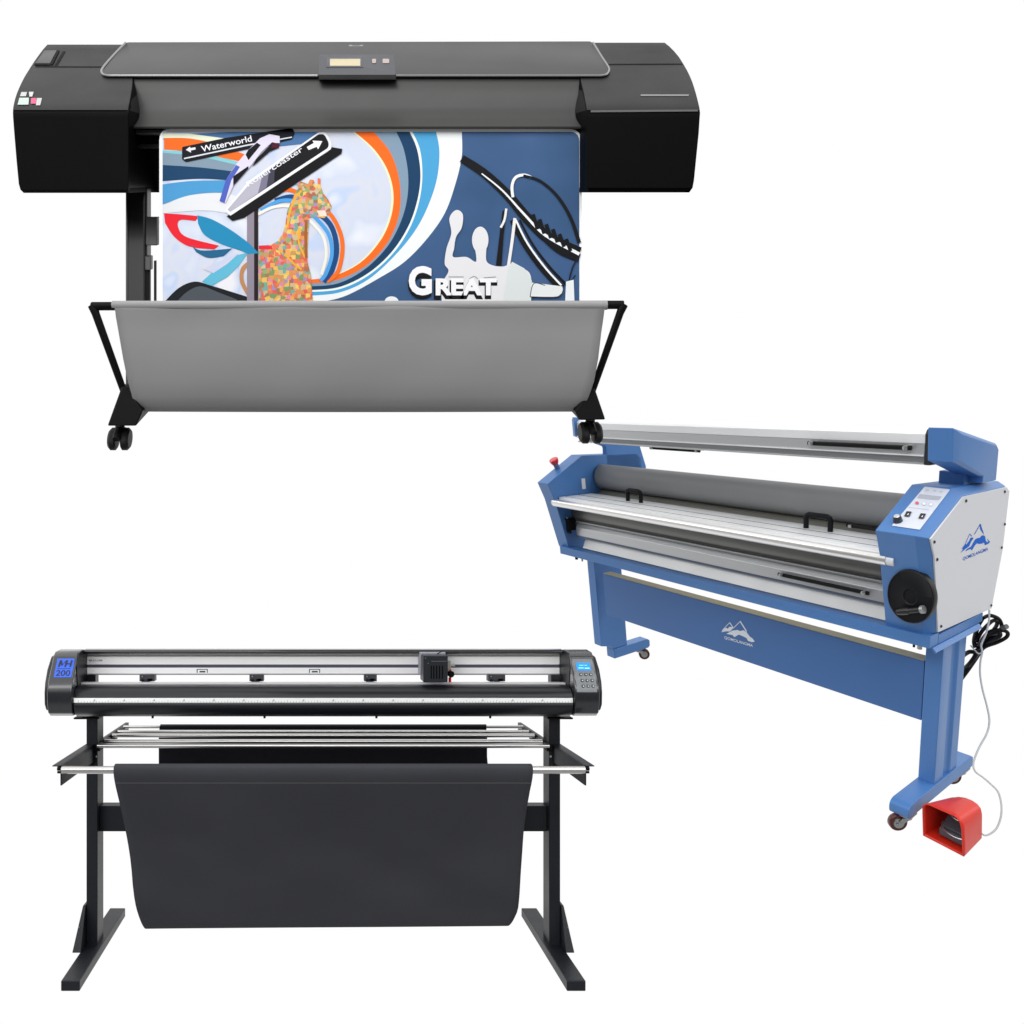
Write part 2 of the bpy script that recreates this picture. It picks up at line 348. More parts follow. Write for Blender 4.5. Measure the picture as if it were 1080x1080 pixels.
ink('printed_stripe',[S2([(173,145.5),(200,146),(228,152),(259,163)])+S2([(257,171),(230,165.5),(200,160),(173,157.5)])],flat('#ee6a1e'))
ink('printed_stripe',[S2([(171.5,158.5),(210,161),(256,172)])+S2([(254,175),(210,165),(171.5,161)])],flat('#7fc4cc'))
ink('printed_stripe',[S2([(171.5,161),(210,165),(254,175)])+S2([(250,182),(210,178),(171.5,174)])],flat('#8095a6'))
ink('printed_stripe',[S2([(171.5,174),(210,176.5),(248,181)])+S2([(240,190),(210,188.5),(171.5,191)])],flat('#123f64'))
ink('printed_stripe',[S2([(171.5,194.5),(200,191),(240,190)])+S2([(236,203),(205,205),(171.5,215.5)])],flat('#4a97cb'))
ink('printed_stripe',[S2([(171.5,216.5),(200,206),(238,204),(262,215),(275,235)])+S2([(245,226),(215,222),(171.5,225)])],flat('#dfe1e4'))
ink('printed_wing',[S2([(173,225),(190,226),(210,228)])+S2([(206,233),(190,232),(188,240),(197,250),(231,259)])+S2([(226,263),(200,260),(184,250),(174,235)])],flat('#e2202e'))
ink('printed_wing',[S2([(208,227),(225,232),(250,247),(272,266)])+S2([(260,266),(235,258),(216,248),(209,236)])],flat('#1f86b2'))
ink('printed_wing',[S2([(201,257),(212,264),(245,262)])+S2([(236,270),(220,272),(207,266)])],flat('#1d5f86'))
ink('printed_feather',[[(262,266),(240,272),(225,286),(213,297),(222,302),(240,292),(252,280)]],flat('#5fb4cf'))
ink('printed_feather',[[(252,267),(230,276),(214,284),(225,288),(240,278)]],flat('#c7cbe0'))
ink('printed_hill',[S2([(172,320),(188,304),(205,297),(222,301),(245,308),(264,314)])+[(264,320)]],flat('#14171d'))
ink('printed_hill',[S2([(185,320),(197,308),(212,302),(232,309),(250,316)])+[(250,320)]],flat('#4a5057'))
# ring at left of the pole, and the blue loop right of the giraffe
ink('printed_ring',[S2([(262,275),(254,283),(253,297),(260,311)])+S2([(262,307),(257,295),(258,285),(264,279)])],flat('#b98457'))
def arc(P,w): # ribbon of width w along points
    P=[Vector((a,b)) for a,b in S2(P)]; L=[];R=[]
    for i,p in enumerate(P):
        t=(P[min(i+1,len(P)-1)]-P[max(i-1,0)]).normalized(); nrm=Vector((-t.y,t.x)); ww=w if not isinstance(w,tuple) else w[0]+(w[1]-w[0])*i/(len(P)-1)
        L.append(tuple(p+nrm*ww/2)); R.append(tuple(p-nrm*ww/2))
    return L+R[::-1]
ink('printed_loop',[arc([(288,205),(305,200),(330,212),(350,228),(361,255),(357,285),(345,297)],4.5)],flat('#ef6d1f'))
ink('printed_loop',[arc([(290,212),(310,208),(332,222),(349,238),(355,262),(350,285),(341,297)],5.5)],flat('#12457c'))
ink('printed_loop',[arc([(275,222),(295,212),(315,214),(335,232),(347,248),(350,268),(344,288),(338,296)],4)],flat('#4c9bdb'))
ink('printed_loop',[arc([(272,226),(290,218),(310,219),(328,234),(341,250),(344,270),(339,290)],3.2)],flat('#e8e6dc'))
ink('printed_pole',[[(260.5,212),(268,208),(268,320),(260.5,320)]],flat('#8d8492'))
ink('printed_pole',[[(268,208),(272.3,206),(272.3,320),(268,320)]],flat('#22181d'))
ink('printed_wing_tip',[[(250,247),(262,256),(273,267),(262,268),(250,262)]],flat('#1f86b2'))
# mosaic giraffe: tiny coloured tesserae
gm=bpy.data.materials.new('ink_mosaic'); gm.use_nodes=True; nt=gm.node_tree; b=nt.nodes['Principled BSDF']; b.inputs['Roughness'].default_value=.4
tc=nt.nodes.new('ShaderNodeTexCoord'); vo=nt.nodes.new('ShaderNodeTexVoronoi'); vo.distance='CHEBYCHEV'; vo.inputs['Scale'].default_value=100
nt.links.new(tc.outputs['Object'],vo.inputs['Vector']); sp=nt.nodes.new('ShaderNodeSeparateColor'); nt.links.new(vo.outputs['Color'],sp.inputs[0])
cr=nt.nodes.new('ShaderNodeValToRGB'); cr.color_ramp.interpolation='CONSTANT'
cols=['#c9821f','#b35a18','#d8a530','#9a4412','#c97320','#7a9450','#d8922a','#b9a070','#4f9486','#d65520','#b87c2a','#c9708a','#845a24','#dcb440','#8f70a8','#b8a880','#cc3420','#5f7f35']
el=cr.color_ramp.elements; el[0].position=0; el[0].color=(*lin(cols[0]),1); el[1].position=1/len(cols); el[1].color=(*lin(cols[1]),1)
for i in range(2,len(cols)): e=el.new(i/len(cols)); e.color=(*lin(cols[i]),1)
nt.links.new(sp.outputs[0],cr.inputs[0]); nt.links.new(cr.outputs[0],b.inputs['Base Color'])
gir=[(273,259),(286,258),(292,255),(298,247),(301,236),(303,222),(308,211),(311,204),(315,198),(311,193),(313,189),(319,192),(325,194),(327,189),(331,190),(332,195),(335,195),(335,188),(338,188),(338,196),(341,204),(346,210),(350,218),(347,225),(342,230),(334,229),(327,229),(325,245),(324,275),(328,290),(330,320),(273,320)]
ink('printed_giraffe',[gir],gm)
ink('printed_giraffe_mane',[arc([(303,240),(306,222),(312,208),(318,201)],2.2),arc([(316,240),(315,255),(322,272)],2),arc([(300,268),(312,280),(318,284)],2)],flat('#e9a92e'))
ink('printed_giraffe_spot',[arc([(323,232),(322.5,255),(323,272)],3)],flat('#a35a1c'))
ink('printed_giraffe_spot',[[(273,259),(287,259),(287,263),(273,263)]],flat('#e0283a'))
ink('printed_giraffe_eye',[[(334,222),(343,222),(345,228),(337,228)]],flat('#e9d9c4'))
# signposts
ink('printed_sign',[rounded([(192,155),(240,145),(308,135),(311,140),(308,147),(262,157),(196,171),(192,168)],1.5)],flat('#0e0f1a'))
ink('printed_sign_line',[[(194,166.5),(260,152.5),(308,144),(308,145.2),(260,154),(194,168)]],flat('#d5d8dc'))
def tx(p0,p1,h,k):
    p0=Vector(p0);p1=Vector(p1);d=p1-p0;nn=Vector((d.y,-d.x)).normalized()*h
    if nn.y>0: nn=-nn
    return lambda u,v:L3(*(p0+d*u+nn*v),k)
lay[0]+=1
part('printed_lettering',[textgeo('Waterworld',tx((213,160.5),(266,149),6.5,lay[0]+.5),.01)],flat('#eeeef2'),poster,smooth=0,recalc=False)
ink('printed_arrow',[[(196,158),(200.5,154.5),(200.8,156.3),(206,155.2),(206.3,157.6),(201.2,158.7),(201.5,161)]],flat('#e6e6ea'))
ink('printed_sign_shadow',[[(346,160),(349,155),(361,157),(360,162),(258,229.5),(245,233),(239,228)]],flat('#07070b'))
ink('printed_sign_edge',[rounded([(236.5,222.5),(262,191),(336,139.5),(344,139.5),(349.5,150),(349.5,157),(243,227.5)],[1,1,2,3,3,2,1])],flat('#e9e9ec'))
ink('printed_sign',[rounded([(240,221),(264,193),(336,141.5),(342,141.5),(347,151),(346,156),(243,223.5)],[1,1,2,3,3,2,1])],flat('#101116'))
ink('printed_sign_shine',[[(240,221),(264,193),(277,184),(272,204),(243,223.5)]],flat('#b4b1bf'))
ink('printed_sign_shine',[[(277,184),(284,179.2),(281,198),(272,204)]],flat('#77758a'))
ink('printed_sign_shine',[[(284,179.2),(290,175),(289,192.5),(281,198)]],flat('#3f3f4e'))
lay[0]+=1
part('printed_lettering',[textgeo('Rollercoaster',tx((262,197),(320,159),5.5,lay[0]+.5),.01)],flat('#e9e9ef'),poster,smooth=0,recalc=False)
ink('printed_arrow',[[(323.5,155),(331,150.8),(329.5,148.3),(340,148.8),(335.5,157.5),(334,154.8),(325.5,158.2)]],flat('#f0f0f0'))
ink('printed_clamp',[[(231.5,212),(238,190),(250,172),(262,158),(274,146),(284,141.5),(295,143.5),(295,152),(287,150),(276,160),(262,178),(246,196),(238,214)]],flat('#d9d3e6'))
ink('printed_clamp_side',[[(231.5,212),(238,190),(249,174),(253,176),(244,190),(237,214)]],flat('#4c5fb8'))
ink('printed_clamp_strap',[[(262,158),(271,150.5),(275,153),(262,169),(259,163)],[(270,168),(288,150),(294,152),(293,156),(284,160),(266,176)],[(246,186),(262,175),(262,178),(246,196)]],flat('#0d0a12'))
ink('printed_clamp_edge',[[(287,150.5),(295,151),(294,156),(286,156)]],flat('#4a1026'))
# rollercoaster rails
ink('printed_rail',[arc([(487,167),(510,182),(535,205),(556,230),(580,252),(611,267)],(8,13))],flat('#0c0d12'))
ink('printed_rail',[arc([(520,190),(545,214),(565,240),(588,262),(611,272)],(5,9))],flat('#0c0d12'))
ink('printed_rail_highlight',[arc([(508,183),(530,201),(552,225),(575,248),(611,268)],(1.2,3.4))],flat('#eceff2'))
ink('printed_rail_sleeper',[arc([(562+7*i,226+5.2*i),(567+7*i,242+4.6*i)],4) for i in range(6)],flat('#0c0d12'))
ink('printed_loop',[arc([(541,208),(540,196),(544,187),(553,184.5),(560,187)],3)],flat('#eceff2'))
ink('printed_loop',[arc([(552,185),(570,191),(588,207),(602,230),(611,256)],(2.4,4))],flat('#101218'))
ink('printed_rail',[arc([(540,232),(552,255),(570,280),(592,304)],(5,8)),arc([(548,232),(562,258),(580,282),(597,300)],(2,3))],flat('#0c0d12'))
ink('printed_rail_highlight',[arc([(544,232),(556,256),(574,281),(592,301)],2)],flat('#eceff2'))
ink('printed_mast',[[(523,280),(526,255),(530,222),(534,222),(531,250),(529,280)]],flat('#0c0d12'))
ink('printed_mast_light',[arc([(534,220),(532,232),(528,240)],2.4),arc([(543,230),(540,255),(536,282)],3.2)],flat('#e7e4e2'))
ink('printed_mast',[arc([(602,318),(600,300),(604,282),(611,270)],1.6),arc([(600,300),(607,290)],1.2)],flat('#141a2c'))
# crowd silhouette and lettering
def ell(cx,cy,a,b_,n=24): return [(cx+a*math.cos(2*math.pi*i/n),cy+b_*math.sin(2*math.pi*i/n)) for i in range(n)]
wh=flat('#dedde0')
k0=lay[0]+1
ink('printed_figure',[S2([(466,320),(466,300),(473,286),(469,278),(471,262),(476,246),(474,230),(481,221.5),(488,226),(487,240),(481,250),(479,262),(478,271),(492,271),(502,276),(501,262)])+S2([(513,262),(513,275),(520,280),(531,281),(540,278),(552,283),(560,292),(560,320)])],wh)
ink('printed_figure_head',[ell(506.5,253,8.7,14)],wh,fixed=lay[0]+.3)
ink('printed_figure',[[(536,284),(540,276),(553,283),(561,296),(559,320),(530,320)]],flat('#d3dad9'))
ink('printed_base_block',[[(561,298),(593,302),(594,308),(588,313),(558,313)]],flat('#dfe3e3'))
ink('printed_base_edge',[arc([(559,313),(563,299),(575,301)],.9),arc([(559,313),(588,313),(594,306)],.9)],flat('#3b4148'))
ink('printed_base_block',[[(597,297),(605,295),(606,320),(596,320)]],flat('#e4e8ea'))
ink('printed_dome',[ell(413,318.5,7.5,6)],flat('#e4e8ea'))
lay[0]+=1
for dx,dy,m,kk in ((-1,3.5,flat('#0b0b0f'),lay[0]+1),(0,0,flat('#eeedf0'),lay[0]+2)):
    def bx(x0,x1,y0,y1): return lambda u,v:L3(x0+(x1-x0)*u+dx,y1+(y0-y1)*v+dy,kk)
    part('printed_lettering',[textgeo('G',bx(431,455.5,280.5,311.5),.045 if dx==0 else .07),textgeo('REAT',bx(459.5,524,293.5,311.5) if dx==0 else bx(458.5,525.5,292,312),.045 if dx==0 else .075)],m,poster,smooth=0,recalc=False)
ink('printed_outline',[arc([(473,292),(480,292),(489,292)],.8),arc([(495,294),(500,291.5),(504,294)],.8),arc([(510,293),(523,292)],.8)],flat('#8a8790'),fixed=lay[0]+3)

# =================================================================== 2. VINYL CUTTING PLOTTER
root=thing('vinyl_cutting_plotter','dark grey vinyl cutting plotter on a T-foot stand with a black fabric basket','plotter',ray(341,1010)*2.9)
def PX(px,Z): return (px-341)/F*Z
def PZ(py,Z): return (624-py)/F*Z
def b2(px0,px1,py0,py1,Z0,Z1): return box(PL,PX(px0,Z0),PX(px1,Z0),Z0,Z1,PZ(py1,Z0),PZ(py0,Z0))
CAP=[(2.817,-.2008),(2.768,-.2065),(2.745,-.222),(2.738,-.240),(2.715,-.272),(2.70,-.2954),(2.688,-.325),(2.686,-.3413),(2.688,-.375),(2.696,-.406),(2.714,-.418),(2.78,-.42),(2.95,-.38),(2.95,-.216)]
def capY(z):
    pts=CAP[1:10]
    for (a,u),(b_,v) in zip(pts,pts[1:]):
        if v<=z<=u: return a+(b_-a)*(u-z)/(u-v)
    return pts[0][0] if z>pts[0][1] else pts[-1][0]
SH=[(2.85,-.212),(2.775,-.222),(2.735,-.262),(2.712,-.305),(2.705,-.34),(2.707,-.38),(2.722,-.402),(2.80,-.408),(2.94,-.37),(2.94,-.225)]
XC=.8386
for s in (-1,1):
    cap=part('end_cap',[ext(PL,0,s*XC,s*.922,CAP)],PLB,root,bev=.005,seg=3)
    part('side_shell',[ext(PL,0,s*.9215,s*.938,SH)],mat('shell_plastic',(.010,.011,.015),.35),cap,bev=.007,seg=3)
    part('inner_wall',[ext(PL,0,s*(XC-.002),s*(XC+.004),[(2.80,-.203),(2.90,-.21),(2.90,-.35),(2.75,-.33),(2.735,-.25),(2.76,-.21)]),box(PL,*(sorted((s*XC,s*.803))),2.842,2.88,PZ(722.8,2.85),PZ(711.5,2.85))],mat('inner_plastic',(.006,.007,.010),.4),root)
def capquad(x0,x1,z0,z1,off,n=6):
    rows=[]
    for i in range(n+1):
        z=z1+(z0-z1)*i/n; rows.append([PL.W(x0,capY(z)-off,z),PL.W(x1,capY(z)-off,z),PL.W(x1,capY(z)+.002,z),PL.W(x0,capY(z)+.002,z)])
    return loft(rows)
# badge with MH 200
bd=part('badge',[capquad(-.905,-.8455,-.2875,-.2275,.0012)],MHB,root)
def capmap(x0,x1,z0,z1,off): return lambda u,v:PL.W(x0+(x1-x0)*u,capY(z0+(z1-z0)*v)-off,z0+(z1-z0)*v)
cm_=capmap(-.899,-.852,-.255,-.233,.0018)
def cpoly(P): return ([cm_(u,v) for u,v in P],[tuple(range(len(P)))])
part('badge_lettering',[cpoly([(.02,.02),(.15,.02),(.20,1),(.08,1)]),cpoly([(.08,1),(.22,1),(.33,.42),(.28,.12)]),cpoly([(.28,.12),(.33,.42),(.66,1),(.54,1)]),cpoly([(.54,1),(.66,1),(.60,.02),(.48,.02)]),
  cpoly([(.48,.38),(.49,.56),(.90,.56),(.89,.38)]),cpoly([(.84,.02),(.96,.02),(1,1),(.88,1)])],NAVY,bd,smooth=0,recalc=False)
part('badge_number',[textgeo('200',capmap(-.900,-.852,-.283,-.2645,.0018),.012)],NAVY,bd,smooth=0,recalc=False)
part('badge_line',[capquad(-.899,-.853,-.2605,-.259,.0018,1)],NAVY,bd)
# control panel
kp=part('keypad',[capquad(.8455,.9125,-.335,-.2285,.0012,8)],KPAD,root)
part('screen',[capquad(.857,.903,-.2655,-.2415,.0022)],LCDC,kp)
part('screen_text',[capquad(.866,.881,-.2500,-.2485,.0026,1),capquad(.884,.893,-.2500,-.2485,.0026,1),capquad(.862,.880,-.2590,-.2565,.0026,1),capquad(.883,.899,-.2600,-.2570,.0026,1)],mat('lcd_glyphs',(.45,.75,1),.4,emit=.6),kp)
for r in range(3):
    for c in range(3):
        z=-.2785-.0185*r; x=.8655+.0165*c+.0008*r; y=capY(z)
        part('key',[lathe(PL,1,[(y+.002,.0052),(y-.004,.0052),(y-.0055,.004),(y-.006,.001)],(x,z),16)],mat('key_plastic',(.05,.055,.06),.3),kp)
        part('key_mark',[cyl(PL,1,y-.0062,y-.0068,(x-.0002,z+.0006),.0024,12)],WHITEP,kp)
# rails (upper beam) between the caps
XR=XC-.003
def rail(name,py0,py1,Z0,Z1,m,bev=.001): return part(name,[box(PL,-XR,XR,Z0,Z1,PZ(py1,Z0),PZ(py0,Z0))],m,root,bev=bev)
tubeprof=[(2.90,PZ(689,2.9)),(2.83,PZ(690.6,2.83)),(2.815,PZ(689.6,2.815)),(2.81,PZ(687.5,2.81)),(2.815,PZ(685.4,2.815)),(2.83,PZ(684.2,2.83)),(2.90,PZ(684.5,2.90))]
part('top_cover',[ext(PL,0,-XR,XR,tubeprof)],PLB,root,bev=.002)
rail('upper_rail',690.8,700.9,2.85,2.87,ALUW); rail('rail_lip',691.2,692.6,2.846,2.86,mat('rail_lip_alu',(.55,.54,.50),.3,metal=.5),.0005)
rail('guide_slot',700.9,704.2,2.852,2.87,mat('slot_grey',(.10,.10,.14),.35,metal=.3),.0003)
rail('lower_rail',704.2,710.6,2.85,2.87,ALUW); rail('rail_edge',710.6,711.9,2.852,2.87,mat('edge_grey',(.30,.30,.33),.4),.0003)
part('rail_stamp',[b2(a,b_,695.6,697.4,2.8485,2.851) for a,b_ in ((93.5,97),(97.6,99.4),(100,101),(101.8,103),(103.8,108))],mat('stamp_ink',(.40,.40,.43),.5),root)
# platen cover, ruler
part('platen',[box(PL,-XR,XR,2.782,2.812,PZ(721.9,2.78),PZ(720.2,2.78))],mat('platen_alu',(.75,.74,.76),.35,metal=.3),root)
cov=[(2.80,PZ(721.2,2.78)-.001),(2.775,PZ(721.9,2.775)),(2.745,PZ(723.6,2.745)),(2.722,PZ(727,2.722)),(2.708,PZ(731.5,2.708)),(2.702,PZ(736.3,2.702)),(2.80,PZ(736.3,2.702))]
part('platen_cover',[ext(PL,0,-XR,XR,cov)],PLC,root,smooth=60)
part('ruler',[box(PL,-XR,XR,2.6975,2.72,PZ(741.2,2.6975),PZ(736.4,2.6975))],mat('ruler_white',(.93,.94,.94),.4),root,bev=.001)
tk=[]
for i in range(0,166):
    x=-.82+i*.01; h=.005 if i%5 else .0085
    tk.append(box(PL,x-.0006,x+.0006,2.6970,2.6980,PZ(741,2.6975),PZ(741,2.6975)+h))
    if i%10==5 and i<160: tk+= [box(PL,x+.002,x+.0062,2.6970,2.6980,PZ(739.6,2.6975),PZ(737.6,2.6975))]
part('ruler_marks',tk,mat('ruler_ink',(.42,.43,.45),.5),root,smooth=0)
low=[(2.80,PZ(741.4,2.70)),(2.70,PZ(741.4,2.70)),(2.697,PZ(744,2.697)),(2.70,PZ(748.5,2.70)),(2.71,PZ(752.5,2.71)),(2.73,PZ(755,2.73)),(2.76,PZ(755.6,2.76)),(2.80,PZ(755.6,2.80))]
part('lower_cover',[ext(PL,0,-XR,XR,low)],PLC,root,smooth=60)
part('fixing_screw',[cyl(PL,2,PZ(755,2.74),PZ(757.5,2.74),(PX(x,2.74),2.74),.004,10) for x in (161,279,397,517)],BLKS,root)
# pinch rollers
for a,c in ((147,163),(263,278),(384,397.5),(515,533)):
    p=part('pinch_roller',[b2(a,c,711.6,718.6,2.835,2.87)],mat('pinch_plastic',(.030,.033,.04),.45),root,bev=.0015)
    part('roller_clamp',[b2(a+2,a+5,716,719.3,2.835,2.86),b2(c-8,c-2,715.5,718.8,2.835,2.86),b2(a+5,c-8,714,717.6,2.84,2.86)],mat('clamp_plastic',(.016,.018,.024),.4),p,bev=.001)
    part('rubber_tyre',[cyl(PL,0,PX((a+c)/2-3,2.84),PX((a+c)/2+3,2.84),(2.845,PZ(718.6,2.84)),.0065,16)],RUBB,p)
    part('screw',[cyl(PL,1,2.828,2.832,(PX(a+3,2.83),PZ(713.5,2.83)),.002,10)],STEEL,p)
for a in (207.5,326):
    z0=2.849
    part('rail_sticker',[b2(a,a+11.5,705.6,706.3,z0,2.851),b2(a,a+.8,705.6,709.6,z0,2.851),b2(a+10.7,a+11.5,705.6,709.6,z0,2.851),b2(a+3,a+9,707.6,709.2,z0,2.851)],mat('sticker_ink',(.05,.05,.06),.5),root)
# carriage
cg=part('cutting_carriage',[b2(446.5,472.5,691.3,719.8,2.74,2.83)],mat('carriage_plastic',(.016,.019,.023),.42,spec=.3),root,bev=.004,seg=3)
part('backing_plate',[b2(442.6,470,687.8,711.5,2.80,2.848)],mat('carriage_plate',(.42,.42,.50),.4,metal=.5),cg,bev=.002)
part('grille_slot',[b2(x,x+1,702,716,2.7385,2.741) for x in (454.3,457,460,463,466)],BLK,cg)
part('cover_seam',[b2(455,472,697.2,697.7,2.7385,2.741),b2(448.3,449.3,693.5,694.8,2.7385,2.741),b2(451.2,452.1,699,700.1,2.7385,2.741)],mat('seam_light',(.12,.13,.15),.4),cg)
part('blade_holder_arm',[b2(471.5,475.5,697,708,2.78,2.81),b2(475,480,700.5,703,2.80,2.82)],mat('pale_zinc',(.55,.56,.50),.35,metal=.6),cg,bev=.001)
part('blade_knob',[lathe(PL,1,[(2.80,.0105),(2.765,.0115),(2.76,.009)],(PX(475.6,2.77),PZ(711,2.77)),20)],BLKS,cg)
part('blade_holder',[cyl(PL,2,PZ(714.5,2.78),PZ(719.6,2.78),(PX(474.5,2.78),2.78),.0052,16),cyl(PL,2,PZ(706,2.78),PZ(708,2.78),(PX(475,2.78),2.78),.004,12)],mat('red_plastic',(.7,.02,.03),.35),cg)
part('ribbon_cable',[tube(spline([ray(461,690)*2.80,ray(464,688)*2.80,ray(467,687.6)*2.81,ray(470.5,690.5)*2.80,ray(471.5,694)*2.79],5),.0016,8)],BLKS,cg)
# stand posts, feet, gussets, cross bar
FX=.847
for s in (-1,1):
    X0,X1=(.811,.8427) 
    po=part('stand_post',[box(PL,*sorted((s*.803,s*.8427)),2.865,2.945,PZ(1003,2.865),-.395)],PLS,root,bev=.003)
    part('mount_plate',[box(PL,*sorted((s*.775,s*.862)),2.78,2.92,PZ(757.8,2.80),PZ(755.9,2.80))],BLKS,root,bev=.002)
    part('foot',[box(PL,*sorted((s*.786,s*.847)),2.60,3.20,PZ(1045.6,2.60),PZ(1034.5,2.60))],PLS,root,bev=.003)
    zt=PZ(1034.5,2.60); g=[(2.865,zt),(2.66+.0,zt+.0),(2.865,PZ(955,2.865))]
    part('gusset',[prism([PL.W(s*.8435,2.86,PZ(955,2.86)),PL.W(s*.8435,2.94,PZ(955,2.86)),PL.W(s*.8435,2.96,zt),PL.W(s*.8435,2.80,zt)],[PL.W(s*.853,2.86,PZ(955,2.86)),PL.W(s*.853,2.94,PZ(955,2.86)),PL.W(s*.873,2.96,zt),PL.W(s*.873,2.80,zt)])],PLS,root,bev=.002)
    part('bolt',[lathe(PL,1,[(2.862,.004),(2.858,.0035),(2.857,.001)],(s*x,PZ(y,2.86)),10) for x,y in ((.806,790),(.807,798))]+[cyl(PL,1,2.83,2.835,(s*.858,PZ(y,2.83)),.0025,8) for y in (978,990)],STEEL,root)
    # angle-iron arm carrying the rods
    zA=-.541
    arm=part('basket_arm',[box(PL,*sorted((s*.812,s*.843)),2.507,2.865,zA-.003,zA),box(PL,*sorted((s*.814,s*.818)),2.507,2.865,zA-.062,zA),
          box(PL,*sorted((s*.799,s*.802)),2.90,3.31,zA-.026,zA+.004),box(PL,*sorted((s*.8,s*.812)),2.95,3.31,zA-.001,zA+.004)],PLS,root)
    part('rod_support',[box(PL,*sorted((s*.785,s*.801)),z,z+.05,zA-.02,zA+.004) for z in (2.83,2.93,3.03,3.14)],BLKS,root,bev=.002)
    part('arm_brace',[ext(PL,0,s*.82,s*.823,[(2.60,zA-.002),(2.865,zA-.002),(2.865,zA-.078),(2.845,zA-.078)])],PLS,root)
    part('end_screw',[cyl(PL,0,s*.818,s*.826,(2.505,PZ(811,2.5)),.0065,12),cyl(PL,0,s*.818,s*.826,(2.505,PZ(814.8,2.5)),.004,12)],BLKS,root)
part('cross_bar',[box(PL,-.803,.803,2.895,2.945,PZ(877,2.895),PZ(850,2.895))],PLS,root,bev=.002)
for Z,dz,r in ((3.20,0,.0062),(3.11,-.004,.0072),(3.03,-.004,.0075),(2.92,-.006,.0085),(2.83,-.005,.0072)):
    part('roll_support_rod',[cyl(PL,0,-.793,.793,(Z,-.541+dz+.004),r,64)],CHRM,root)
part('front_rod',[cyl(PL,0,-.812,.812,(2.505,PZ(812,2.505)),.0118,28)],CHRM,root)
# fabric basket: one sheet from the front rod down and up to the back rod
prof=[(2.520,-.5385),(2.505,-.5365),(2.490,-.541),(2.4865,-.553),(2.491,-.572),(2.507,-.600),(2.535,-.640),(2.597,-.728),(2.65,-.81),(2.695,-.896),(2.768,-1.045),(2.815,-1.13),(2.845,-1.180),(2.875,-1.203),(2.92,-1.205),(2.98,-1.16),(3.06,-1.0),(3.14,-.82),(3.19,-.66),(3.2,-.56),(3.195,-.532),(3.21,-.530),(3.22,-.55)]
pr=[(p.x,p.y) for p in spline([(a,b_,0) for a,b_ in prof],3)]
rs=[];N=60
for i in range(N+1):
    t=i/N; x=-.647+1.294*t; r=[]
    for (Z,z) in pr:
        w=max(0,min(1,(-.60-z)/.4)); xx=x; wf=w*max(0,min(1,(1.19+z)/.25))
        fold=.015*wf*math.sin((x*1.9+z*1.5)*5+.6)+.006*wf*math.sin((x*2.1+z*3.1)*7.3+1)+.003*math.sin((x*3-z*5)*3.6)*wf
        if t<.08 and z<-1.08 and Z<3: xx=x+.016*(1-t/.08)*((-1.08-z)/.125)**2
        if t>.5 and z<-.62: xx=x+.030*(t-.5)*2*min(1,(-.62-z)/.5)*(1 if z>-1.12 else max(0,(1.21+z)/.09)**.5)
        r.append(PL.W(xx,Z+fold,z+.012*t*w-.001*w*math.sin(x*3)))
    rs.append(r)
part('fabric_basket',[loft(rs,cap=False,closed=False)],FABB,root,smooth=80,solid=.0016,recalc=False)
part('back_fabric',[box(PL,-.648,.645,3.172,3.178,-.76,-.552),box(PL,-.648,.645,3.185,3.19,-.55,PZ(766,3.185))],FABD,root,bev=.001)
seam=[PL.W(-.645+1.29*i/40,2.5025,-.594) for i in range(41)]
part('hem_seam',[tube(seam,.0011,6)],mat('seam_thread',(.09,.09,.10),.8),root)

# =================================================================== 3. ROLL LAMINATOR
root=thing('roll_laminator','blue and grey roll laminator on a blue castered stand with a black hand wheel','laminator',LM.W(-.95,.2,-.76))
XL0,XL1=-1.95,-1.84; XR0=-.155
P0=[(-.104,.329),(-.068,.268),(0,0),(.483,-.012),(.544,.203),(.559,.42),(.526,.437),(.133,.438)]
P1=[(-.134,.336),(-.098,.25),(-.032,-.01),(.49,-.02),(.555,.2),(.575,.425),(.535,.452),(.118,.462)]
def sect(x,P): return [LM.W(x,a,b_) for a,b_ in P]
hr=part('end_housing',[loft([sect(XR0,P1),sect(-.03,P1),sect(-.002,P0)])],BLUE,root,bev=.003)
hl=part('end_housing',[loft([sect(XL0,P0),sect(XL0+.025,P1),sect(XL1,P1)])],BLUE,root,bev=.003)
PN=[(-.101,.327),(-.065,.268),(.002,.002),(.48,-.009),(.541,.203),(.556,.418),(.524,.434),(.134,.435)]
sp_=part('side_panel',[ext(LM,0,-.002,.0035,PN)],LPANL,root,bev=.001)
part('panel_screw',[lathe(LM,0,[(.0035,.005),(.0065,.005),(.008,.002)],(a,b_),12) for a,b_ in ((.155,.420),(.505,.420),(-.075,.315),(-.045,.255),(.02,.02),(.47,.005),(.535,.30),(.525,.215))],mat('screw_dark',(.06,.06,.06),.35,metal=.6),sp_)
# head housings at the ends of the top beam
def head(xa,xb,ch):
    # xa inner, xb outer
    inn=[(.045,.652),(.405,.592),(.43,.57),(.43,.464),(.30,.464),(.30,.485),(.055,.548)]
    out=[(.097,.632),(.405,.583),(.424,.570),(.424,.466),(.30,.466),(.30,.490),(.097,.552)]
    s=1 if xb>xa else -1
    return loft([sect(xa,inn),sect(xb-s*ch,inn),sect(xb,out)])
h=part('head_housing',[head(-.083,.0,.008)],BLUE,root,bev=.003)
part('head_neck',[box(LM,-.13,-.045,.27,.42,.44,.50)],BLUE,root,bev=.003)
part('head_housing',[loft([sect(-1.875,[(.10,.645),(.30,.62),(.30,.50),(.10,.56)]),sect(XL1,[(.085,.655),(.30,.625),(.30,.50),(.085,.565)])])],BLUE,root,bev=.003)
part('head_neck',[ext(LM,0,-1.87,XL1,[(.10,.56),(.25,.535),(.29,.515),(.30,.49),(.295,.40),(.55,.2),(.575,.30),(.61,.374),(.563,.507),(.45,.58),(.25,.64),(.10,.655)])],BLUE,root,bev=.003)
